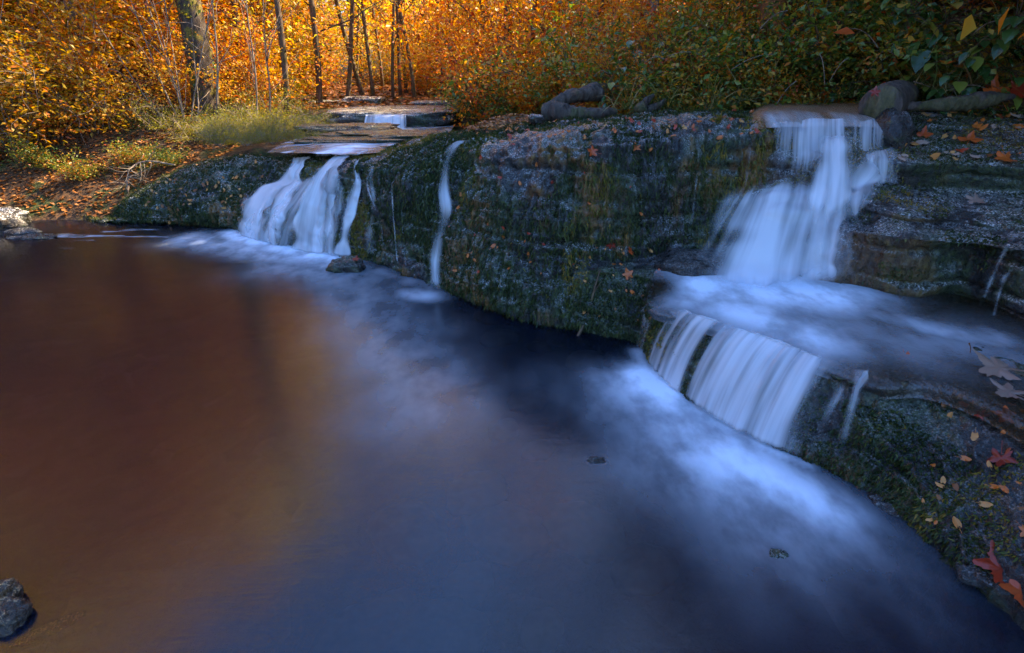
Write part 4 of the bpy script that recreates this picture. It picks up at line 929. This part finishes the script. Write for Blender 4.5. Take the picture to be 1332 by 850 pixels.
for (x0, y0, x1, y1, Yd, lb) in [(335, 170, 322, 20, 8.4, 'bare pale stem standing right of the thick mossy trunk'), (350, 172, 345, 60, 8.6, 'shorter bare stem right of the thick mossy trunk'), (282, 150, 276, 0, 8.2, 'thin pale stem close against the thick mossy trunk')]:
    a = aty(x0, y0, Yd); e = aty(x1, y1, Yd); rg = np.random.default_rng(x0); tubes = [(cr(np.array([a - a, (e - a) * .5 + (.04, 0, 0), e - a, (e - a) * 1.5]), 14), .014 * (1.1 - np.linspace(0, .8, 14)))]
    for q in range(12):
        i = 2 + int(rg.random() * 11); w_, _ = wander(rg, tubes[0][0][i], (rg.normal(0, .8), rg.normal(0, .8), 1), .5 + .5 * rg.random(), 5, .15); tubes.append((w_, .005 * (1.1 - np.linspace(0, .8, 6))))
    tag(obj('sapling', tube_mesh('sapling', tubes, 6), m_pale, None, tuple(a)), lb, 'sapling')
# bleached twiggy branch hanging to the water at the left shore
rg = np.random.default_rng(17); a = aty(228, 215, 7.0); tubes = []
c = cr(np.array([a, aty(190, 210, 6.9), aty(168, 222, 6.8), aty(165, 250, 6.7)]), 20) - a; tubes.append((c, .012 * (1.1 - np.linspace(0, .8, 20))))
for q in range(26):
    i = 4 + int(rg.random() * 15); w_, _ = wander(rg, c[i], (rg.normal(0, .6), rg.normal(0, .5), -.5 + rg.normal(0, .5)), .15 + .3 * rg.random(), 5, .3); tubes.append((w_, .0045 * (1.1 - np.linspace(0, .7, 6))))
tag(obj('dead_branch', tube_mesh('dead_branch', tubes, 5), m_pale, None, tuple(a)), 'bleached twiggy branch drooping over the left shore', 'branch')

# ------------------------------------------------------------------ logs, driftwood, stick
def limb(name, P, Rr, mat, label, cat, extra=[], bump=.45, sides=22, seed=1):
    P = np.array(P); o0 = P[0].copy(); pts = cr(P, 90) - o0; rr = np.interp(np.linspace(0, 1, 90), np.linspace(0, 1, len(Rr)), Rr); tb = [(pts, rr)]
    for (Q, qr) in extra: tb.append((cr(np.array(Q), 30) - o0, np.interp(np.linspace(0, 1, 30), np.linspace(0, 1, len(qr)), qr)))
    return tag(obj(name, tube_mesh(name, tb, sides, bump, seed), mat, None, tuple(o0)), label, cat)
limb('log', [aty(706, 147, 4.75), aty(722, 146, 4.72), aty(750, 149, 4.7), aty(778, 148, 4.72), aty(801, 145, 4.8)], [.05, .085, .06, .045, .022], m_drift, 'weathered forked log lying on top of the rock ledge', 'log',
     [([aty(712, 142, 4.8), aty(728, 132, 4.85), aty(752, 124, 4.95), aty(776, 121, 5.1)], [.04, .05, .065, .075])])
limb('log', [aty(1146, 139, 3.64), aty(1150, 136, 3.8), aty(1162, 130, 4.2), aty(1176, 124, 4.7)], [.115, .125, .12, .11], m_drift, 'thick dark log whose round cut end faces the pool at the cascade crest', 'log', bump=.12, sides=30)
stone('stone', tuple(aty(697, 155, 4.55)), (.06, .06, .035), m_rock_far, 90, 'small squarish grey stone left of the forked log', square=.4)
limb('stump', [aty(832, 146, 4.7), aty(836, 138, 4.75), aty(842, 130, 4.8), aty(850, 124, 4.85)], [.05, .035, .03, .012], m_drift, 'short broken branch stub behind the ledge edge', 'branch', [([aty(840, 142, 4.8), aty(855, 138, 4.85), aty(866, 130, 4.9)], [.03, .025, .015])])
limb('driftwood', [aty(1178, 139, 3.95), aty(1215, 137, 3.95), aty(1255, 134, 3.98), aty(1295, 128, 4.0), aty(1318, 126, 4.05)], [.02, .04, .05, .045, .015], m_drift, 'flat grey driftwood plank on the top rock layer at right', 'driftwood', bump=.5)
h1 = atz(752, 440, 0); limb('stick', [atz(750, 441, -.02), aty(764, 412, 3.2), aty(772, 382, 3.22), aty(781, 350, 3.24)], [.009, .011, .009, .005], m_bark2, 'thin brown stick leaning against the mossy block above the pool', 'stick', [([aty(772, 382, 3.22), aty(777, 374, 3.2), aty(783, 366, 3.2)], [.005, .004, .002])], sides=6)

# ------------------------------------------------------------------ fallen leaves: a lobed blade with a stalk, slightly curled
def lobed_leaf(name, seed, lobes=5):
    rg = np.random.default_rng(seed); n = 60; th = np.linspace(-math.pi, math.pi, n, endpoint=False)
    r = (.52 + .48 * (1 - np.abs(np.sin(th * lobes / 2))) ** .9 * (1 - .35 * np.abs(th / math.pi)) + .05 * np.sin(th * 17 + seed) + .05 * rg.normal(0, 1, n)) if lobes else .62 * (1 - .45 * np.abs(np.sin(th))) * (1 + .10 * (np.abs(th) < .4) * (1 - np.abs(th) / .4)) * 1.3 + .015 * rg.normal(0, 1, n)
    r *= np.where(np.abs(th) > 2.8, .5, 1)
    ctr = np.zeros((1, 3)); ring = np.stack([np.cos(th) * r, np.sin(th) * r * .9, 0 * th], 1); mid = ring * .55
    V = np.concatenate([ctr, mid, ring]); cur = .25 + .3 * rg.random()
    V[:, 2] = cur * (V[:, 0] ** 2) * .5 - .25 * np.abs(V[:, 1]) * rg.random() + .12 * vn(V * 2.3 + seed, seed) + .03 * np.cos(np.arctan2(V[:, 1], V[:, 0]) * lobes)
    j = np.arange(n); j2 = (j + 1) % n
    tri = np.stack([0 * j, 1 + j, 1 + j2], 1); quad = np.stack([1 + j, 1 + n + j, 1 + n + j2, 1 + j2], 1)
    sv = np.array([(-.3, .02, .0), (-.3, -.02, .0), (-1.3, -.02, .12), (-1.3, .02, .12)]); b0 = len(V); V = np.concatenate([V, sv])
    me = mesh_np(name, V, [np.concatenate([quad, [[b0, b0 + 1, b0 + 2, b0 + 3]]]), tri]); attr(me, 'rnd', np.full(len(V), rg.random())); return me
LM = {}
for mi, m in (('red', m_redleaf), ('pale', m_paleleaf), ('litter', m_litter), ('green', m_green)):
    LM[mi] = []
    for k in range(5): me = lobed_leaf('fallen_leaf', 300 + k + len(mi) * 7, 5 if k < 2 else 0); me.materials.append(m); LM[mi].append(me)
def put_leaf(kind, pos, nrm, size, label, group, rz, name='fallen_leaf', cat='leaf', shape=0):
    o = bpy.data.objects.new(name, rnd.choice(LM[kind][:2] if shape == 0 else LM[kind][2:])); COL.objects.link(o)
    q = Vector(nrm).to_track_quat('Z', 'Y'); o.rotation_mode = 'QUATERNION'; from mathutils import Quaternion
    o.rotation_quaternion = q @ Quaternion((0, 0, 1), rz); o.location = Vector(pos) + Vector(nrm) * .006; o.scale = (size,) * 3
    return tag(o, label, cat, group)
def leaf_px(kind, x, y, wpx, label, group=None, rz=None, shape=2):
    h = hit_px(x, y)
    if h is None: return
    n = h[1] if h[1].dot(Vector(ray(x, y))) < 0 else -h[1]
    n = (n + Vector((0, -.25, .35))).normalized()
    put_leaf(kind, h[0] + n * .012, n, wpx / F_PX * h[2] * .5, label, group, rnd.random() * 6 if rz is None else rz, shape=shape)
uniq = [('red', 770, 198, 17, 'crimson leaf, the largest on the upper mossy wall'), ('red', 826, 193, 15, 'dark red leaf on the wall below the crest, right of the crimson one'), ('red', 849, 160, 12, 'orange-red leaf on the crest right of the log'),
        ('red', 831, 163, 9, 'small orange leaf on the crest beside the larger one'), ('red', 610, 333, 9, 'bright orange leaf low on the bulging moss'), ('red', 657, 297, 8, 'small orange leaf above the ochre moss patch'),
        ('red', 641, 320, 11, 'long red leaf pointing down on the moss'), ('red', 654, 307, 8, 'red leaf on the moss beside the small orange one'), ('red', 817, 358, 18, 'red leaf stuck to the mossy block beside the stick'),
        ('red', 823, 383, 11, 'orange leaf below the red one on the mossy block'), ('red', 795, 322, 16, 'orange leaf on the flat top of the mossy block'), ('red', 818, 328, 14, 'brown-orange leaf at the edge of the flat block top'), ('red', 858, 356, 14, 'dark red leaf where the block meets the shelf water'),
        ('red', 1305, 208, 24, 'rust leaf on the third rock layer at the right'), ('pale', 1268, 262, 22, 'bluish grey leaf lying on the second rock layer'), ('red', 1200, 178, 20, 'dark red leaf on the upper layer right of the log end'), ('red', 1260, 185, 26, 'orange brown leaf lying flat on the upper rock layer'),
        ('pale', 1300, 478, 52, 'large pale pinkish leaf lying on the shelf at the right edge'), ('pale', 1312, 510, 36, 'torn pale leaf draped over the shelf corner below the large one'), ('red', 1277, 543, 15, 'small red leaf hanging on the foreground mossy face'), ('red', 1312, 540, 22, 'dark red leaf right of the small red one on the foreground face'),
        ('red', 1305, 600, 30, 'large rust leaf on the foreground mossy face'), ('red', 1309, 640, 12, 'small orange leaf under the large rust one'), ('red', 1178, 468, 18, 'crimson leaf under shallow water at the shelf lip'),
        ('red', 955, 147, 12, 'orange leaf at the crest left of the main cascade'), ('red', 938, 181, 12, 'orange leaf on the wall under the crest left of the cascade')]
def leaf_flat(kind, x, y, z, w, lb, sh=0): 
    p = atz(x, y, z); put_leaf(kind, p, (0, -.2, 1), w / F_PX * .5 * math.dist(p, (0, 0, EYE)), lb, None, 2.2, shape=sh)
for (k, x, y, w, lb) in uniq:
    if x in (1300, 1312) and k == 'pale': leaf_flat(k, x, y, .462 if x == 1300 else .455, w, lb); continue
    leaf_px(k, x, y, w, lb, shape=0 if w > 13 else 2)
for i in range(70):
    x = rnd.uniform(620, 985); y = rnd.uniform(148, 178) + (985 - x) * .03
    leaf_px('red' if rnd.random() < .75 else 'litter', x, y, rnd.uniform(5, 11), 'small reddish leaf among those scattered along the crest of the rock ledge', 'crest leaves')
for i in range(34):
    x = rnd.uniform(580, 850); y = rnd.uniform(185, 380)
    leaf_px('red', x, y, rnd.uniform(4, 9), 'small red leaf clinging to the mossy wall', 'wall leaves')
for i in range(40):
    x = rnd.uniform(1165, 1332); y = rnd.uniform(145, 215)
    leaf_px(rnd.choice(['red', 'litter', 'pale']), x, y, rnd.uniform(7, 16), 'small brown or red leaf scattered on the upper rock layers at right', 'rock layer leaves')
for i in range(60):
    x = rnd.uniform(190, 345); y = rnd.uniform(203, 290)
    leaf_px('litter', x, y, rnd.uniform(4, 8), 'small brown leaf on the left end of the ledge', 'left ledge leaves')
for (x, y, w, z, lb, kd) in [(1302, 742, 50, .09, 'large orange-red leaf resting on the dark stone at lower right', 'red'), (1262, 718, 34, .02, 'brown leaf half under water at lower right', 'litter'), (1328, 770, 40, .08, 'orange leaf at the very edge of the lower right stones', 'red'), (463, 338, 12, .11, 'small dark red leaf on top of the lone pool stone', 'red'), (1138, 121, 13, 0, 'orange leaf stuck on the round log end at the crest', 'red')]:
    p = atz(x, y, z) if z else aty(x, y, 3.62)
    put_leaf(kd, p, (0, -.35, 1) if z else (-.3, -.8, .5), w / F_PX * .5 * math.dist(p, (0, 0, EYE)), lb, None, rnd.random() * 6)
p = atz(1262, 459, .44); limb('leaf_stalk', [p, p + (-.005, 0, .02), p + (-.012, .002, .035), p + (-.02, .0, .045)], [.0015, .0018, .0015, .003], m_orangebark, 'tiny curved orange stalk standing on the shelf beside the pale leaf', 'stalk', sides=5)
for (x, y, w, kd, lb) in [(1298, 122, 42, 'red', 'big curled orange leaf behind the driftwood'), (1325, 118, 36, 'red', 'big orange leaf at the right edge behind the driftwood')]:
    put_leaf(kd, aty(x, y, 4.1), (0, -.7, .6), w / F_PX * 4.2 * .5, lb, None, rnd.random() * 6)

for i in range(26):
    x = rnd.uniform(1200, 1332); y = rnd.uniform(500, 700)
    leaf_px(rnd.choice(['red', 'litter']), x, y, rnd.uniform(6, 15), 'small rust leaf stuck to the mossy foreground face at right', 'foreground face leaves')
for i in range(18):
    x = rnd.uniform(745, 850); y = rnd.uniform(320, 420)
    leaf_px('litter', x, y, rnd.uniform(4, 9), 'small brown leaf on the mossy block beside the stick', 'block leaves')
# broad green leafed plants hanging over the right ledge
def broad_leaf_mesh(name, seed, mat):
    n = 9; t = np.linspace(0, 1, n); w = .34 * np.sin(math.pi * t ** .8) ** .9; V = []; 
    for s_ in (-1, -.5, 0, .5, 1): V.append(np.stack([t, w * s_, .12 * np.abs(s_) * w * 2 - .35 * t ** 2 + .02 * np.sin(t * 22) * abs(s_)], 1))
    V = np.stack(V, 1).reshape(-1, 3); me = mesh_np(name, V, [grid_faces(n, 5)]); attr(me, 'rnd', np.full(len(V), .3 + .5 * ((seed * 37) % 10) / 10)); me.materials.append(mat); return me
BL = [broad_leaf_mesh('leaf', k, m_green) for k in range(4)] + [broad_leaf_mesh('leaf', 5, m_olive)]
def leafy_plant(x, y, Yd, n, size, label, seed):
    rg = np.random.default_rng(seed); c = aty(x, y, Yd); root = empty('leafy_plant', tuple(c)); tag(root, label, 'plant', 'broad leaved plants')
    tubes = []; sp_ = []
    for k in range(n):
        d = np.array((rg.normal(0, .7), -.5 + rg.normal(0, .5), rg.normal(.1, .6))); L = size * (1 + 2.0 * rg.random()); w_, dd = wander(rg, (0, 0, 0), d, L, 6, .15, -.06); tubes.append((w_, .003 * (1.2 - np.linspace(0, .7, 7)))); sp_.append((w_[-1], dd))
    obj('stems', tube_mesh('stems', tubes, 5), m_bark2, root)
    for p, dd in sp_:
        o = bpy.data.objects.new('leaf', rg.choice(BL)); COL.objects.link(o); o.parent = root; o.location = p
        v = Vector((dd[0], dd[1] - .2, -.25 + .4 * dd[2])).normalized(); o.rotation_mode = 'QUATERNION'; o.rotation_quaternion = v.to_track_quat('X', 'Z'); s_ = size * (.7 + .6 * rg.random()); o.scale = (s_, s_, s_)
leafy_plant(1268, 62, 4.3, 30, .115, 'drooping plant with big blue-green leaves over the right ledge', 401)
leafy_plant(1180, 22, 4.7, 20, .10, 'plant with pale blue-green leaves at the top of the right bank', 402)
leafy_plant(1322, 25, 4.1, 24, .12, 'dark glossy leafed plant at the top right corner', 403)
leafy_plant(1215, 95, 4.6, 18, .10, 'small leafy plant between the crest log and the drooping plant', 404)
leafy_plant(1310, 90, 4.2, 20, .10, 'low green leafed plant above the driftwood', 405)
leafy_plant(790, 110, 5.2, 16, .09, 'small broad leafed plant behind the forked log', 406)
leafy_plant(1120, 60, 5.2, 16, .11, 'leafy plant above the thick crest log', 407)
for k_, (x, y, Yd, n_, sz) in enumerate([(880, 70, 5.6, 16, .10), (950, 110, 5.3, 16, .09), (1010, 95, 5.3, 14, .10), (1060, 30, 5.6, 16, .12), (1150, 95, 5.0, 16, .10), (1230, 30, 4.6, 16, .14), (1245, 112, 4.3, 12, .11), (830, 60, 6.0, 14, .11), (1090, 105, 5.1, 12, .08)]):
    leafy_plant(x, y, Yd, n_, sz, 'green or browning leafed plant among the tangle of the right bank', 420 + k_)
def grass_clump(x, y, Yd, n, L, seed):
    rg = np.random.default_rng(seed); V = []; Fc = []
    for k in range(n):
        d = np.array((rg.normal(0, .6), -.3 + rg.normal(0, .5), 1.0)); p, _ = wander(rg, (rg.normal(0, .04), rg.normal(0, .04), 0), d, L * (.6 + .7 * rg.random()), 7, .06, -.16)
        w_ = .006 * (1 - np.linspace(0, .9, 8)); sd = np.cross(d, (0, 0, 1)) + rg.normal(0, .2, 3); sd /= np.linalg.norm(sd); b = len(V) * 16
        V.append(np.stack([p - sd * w_[:, None], p + sd * w_[:, None]], 1).reshape(-1, 3)); i = np.arange(7) * 2 + b; Fc.append(np.stack([i, i + 1, i + 3, i + 2], 1))
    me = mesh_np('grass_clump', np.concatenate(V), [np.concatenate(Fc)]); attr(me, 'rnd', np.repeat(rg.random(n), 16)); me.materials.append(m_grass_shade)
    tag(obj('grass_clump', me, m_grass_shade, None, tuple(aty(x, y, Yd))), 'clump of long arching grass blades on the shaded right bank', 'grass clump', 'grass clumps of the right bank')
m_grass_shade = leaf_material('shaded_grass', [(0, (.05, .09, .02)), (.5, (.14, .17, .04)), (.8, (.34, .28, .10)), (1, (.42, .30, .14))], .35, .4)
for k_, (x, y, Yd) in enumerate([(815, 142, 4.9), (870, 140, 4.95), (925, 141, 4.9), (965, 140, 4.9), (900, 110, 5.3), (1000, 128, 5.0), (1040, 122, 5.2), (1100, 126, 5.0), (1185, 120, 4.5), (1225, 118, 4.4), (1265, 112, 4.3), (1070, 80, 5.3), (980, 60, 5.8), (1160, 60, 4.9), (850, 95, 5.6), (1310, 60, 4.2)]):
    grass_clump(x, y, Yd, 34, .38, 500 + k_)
for (x, y, s) in [(1.05,5.5,.36),(1.7,5.3,.36),(2.3,5.15,.4),(2.9,5.05,.4),(1.3,6.3,.5),(2.2,6.1,.5),(3.0,5.7,.5),(3.9,5.2,.5),(.8,6.4,.5),(1.6,7.2,.7),(2.8,6.9,.7)]:
    S_orange[rnd.randrange(2)].put(x, y, rnd.random() * 6, s, **G('rusty leafed low shrub in the shade of the right bank', 'rusty shrubs of the right bank'))
# dead stems crossing the bank
for k, (a, e, lb) in enumerate([(((1170, 52, 4.8)), ((1135, 82, 4.7)), 'pale broken stem crossing the right bank'), ((1255, 75, 4.3), (1290, 122, 4.2), 'pale slanting stem above the big orange leaf'), ((1085, 55, 5.0), (1225, 68, 4.9), 'long dark twig arching across the right bank')]):
    A_, E_ = aty(*a), aty(*e); limb('twig', [A_, (A_ * 2 + E_) / 3 + (0, 0, .02), (A_ + 2 * E_) / 3 + (0, 0, .02), E_], [.005, .005, .004, .003], m_pale if k < 2 else m_bark2, lb, 'twig', sides=5)

for k_ in range(14):
    x = 800 + k_ * 38 + rnd.uniform(-12, 12); y = rnd.uniform(30, 125); Yd = 4.1 + (1332 - x) / 532 * 1.2; dx = rnd.uniform(-60, 60); dy = rnd.uniform(-45, 45)
    A_, E_ = aty(x, y, Yd), aty(x + dx, y + dy, Yd - .1); limb('twig', [A_, (A_ * 2 + E_) / 3 + (0, 0, .03), (A_ + 2 * E_) / 3 + (0, 0, .03), E_], [.004, .0035, .003, .002], m_pale, 'thin dead stem tangled in the right bank growth', 'twig', sides=4)['group'] = 'dead stems of the right bank'
# ------------------------------------------------------------------ uncountable ground cover
rg = np.random.default_rng(5)
def scatter_ground(name, n, region, size, mat, label, flat, aspect=.6, lift=.015):
    x = rg.uniform(region[0], region[1], n); y = rg.uniform(region[2], region[3], n); z = height(x, y); k = z > .02
    C = np.stack([x, y, z + lift], 1)[k]; me = leaf_mesh(name, rg, C, size, flat, aspect); return tag(obj(name, me, mat), label, name.replace('_', ' '), kind='stuff')
scatter_ground('leaf_litter', 22000, (-11, -3.6, 6.3, 12), .055, m_litter, 'brown and orange fallen leaves covering the left bank', 1.5)
scatter_ground('leaf_litter', 9000, (.5, 4.6, 4.9, 6.6), .06, m_litter, 'brown leaves heaped on the bank above the crest', .8)
scatter_ground('leaf_litter', 16000, (-.5, 6.5, 4.6, 9.5), .05, m_litter, 'dim fallen leaves covering the right bank', 1.2)
scatter_ground('leaf_litter', 15000, (-11, .5, 10.5, 30), .14, m_litter, 'fallen leaves on the valley floor upstream', 1.5)
# moss: short blades clothing the rocks
def moss_on(me, n, seed, label, L=.03, zmin=.0, cover=-.12):
    rg = np.random.default_rng(seed); nv_ = len(me.vertices); v = np.empty(nv_ * 3, dtype=np.float32); me.vertices.foreach_get('co', v); v = v.reshape(-1, 3).astype(float)
    nn = np.empty(nv_ * 3, dtype=np.float32); me.vertices.foreach_get('normal', nn); nn = nn.reshape(-1, 3).astype(float)
    i = rg.integers(0, nv_, n * 3); p = v[i]; m_ = nn[i]; m_[m_[:, 1] > .3] *= -1; m_[m_[:, 2] < -.6] *= -1
    mask = fbm(p * (1.6, 1.6, 1.9), 3, 1234) + .35 * fbm(p * 9, 2, 77) > cover
    k = mask & (p[:, 2] > zmin) & ~((p[:, 2] > .34) & (p[:, 2] < .47) & (m_[:, 2] > .5) & (zmin < 0)); p = p[k][:n]; m_ = m_[k][:n]; c = len(p)
    down = np.array((0, 0, -1.)); d = m_ * .55 + down * (.9 * (1 - np.clip(m_[:, 2:3], 0, 1))) + rg.normal(0, .28, (c, 3)); d /= np.linalg.norm(d, axis=1, keepdims=True)
    s = np.cross(d, rg.normal(0, 1, (c, 3))); s /= np.linalg.norm(s, axis=1, keepdims=True); ln = L * (.4 + rg.random((c, 1)) * .9); w_ = .0028 + .003 * rg.random((c, 1))
    V = np.stack([p - s * w_, p + s * w_, p + d * ln + down * ln * .15], 1).reshape(-1, 3); f_ = np.arange(c * 3).reshape(-1, 3)
    mm = mesh_np('moss', V, [f_], smooth=False); och = sstep(.05, .35, fbm(p * (2.2, 2.2, 1.1), 3, 66)); attr(mm, 'rnd', np.repeat(np.clip(.40 + .16 * rg.normal(0, 1, c) + .42 * och, 0, 1), 3))
    tag(obj('moss', mm, m_mossblade), label, 'moss', kind='stuff')
moss_on(meA, 150000, 1, 'short dark hanging moss on the main rock wall', .032, cover=-.30)
moss_on(meB, 26000, 2, 'thin moss on the stepped rock layers', .018)
moss_on(meC, 30000, 3, 'wet moss on the low shelf in the foreground', .018, -.05)

# ------------------------------------------------------------------ light, sky, camera
SUN_AZ, SUN_EL = R(66), R(43)
S = Vector((math.sin(SUN_AZ) * math.cos(SUN_EL), math.cos(SUN_AZ) * math.cos(SUN_EL), math.sin(SUN_EL)))
ld = bpy.data.lights.new('sun', 'SUN'); ld.energy = 5.0; ld.angle = R(.5); ld.color = (1, .82, .56)
lo = bpy.data.objects.new('sun', ld); COL.objects.link(lo); lo.rotation_euler = S.to_track_quat('Z', 'Y').to_euler()
w = bpy.data.worlds.new('World'); scene.world = w; w.use_nodes = True; nt = w.node_tree
bg = nt.nodes['Background']; sky = nt.nodes.new('ShaderNodeTexSky'); sky.sky_type = 'NISHITA'; sky.sun_disc = False
sky.sun_elevation = SUN_EL; sky.sun_rotation = SUN_AZ; sky.ozone_density = 4.5; sky.dust_density = 1.2; sky.air_density = 1.0
tint = nt.nodes.new('ShaderNodeMix'); tint.data_type = 'RGBA'; tint.blend_type = 'MULTIPLY'; tint.inputs[0].default_value = 1; tint.inputs[7].default_value = (.73, .94, 1.18, 1)
nt.links.new(sky.outputs[0], tint.inputs[6]); nt.links.new(tint.outputs[2], bg.inputs[0]); bg.inputs[1].default_value = .15
cd = bpy.data.cameras.new('camera'); cam = bpy.data.objects.new('camera', cd); COL.objects.link(cam)
cam.location = (0, 0, EYE); cam.rotation_euler = (math.pi / 2 - PITCH, 0, 0); cd.sensor_width = 36; cd.lens = F_PX / 1332 * 36; cd.clip_end = 1000; cd.clip_start = .02
scene.camera = cam
scene.view_settings.view_transform = 'Standard'; scene.view_settings.look = 'None'; scene.view_settings.exposure = 2.3; scene.view_settings.gamma = 1
scene.cycles.max_bounces = 8; scene.cycles.transparent_max_bounces = 24; scene.cycles.use_denoising = True
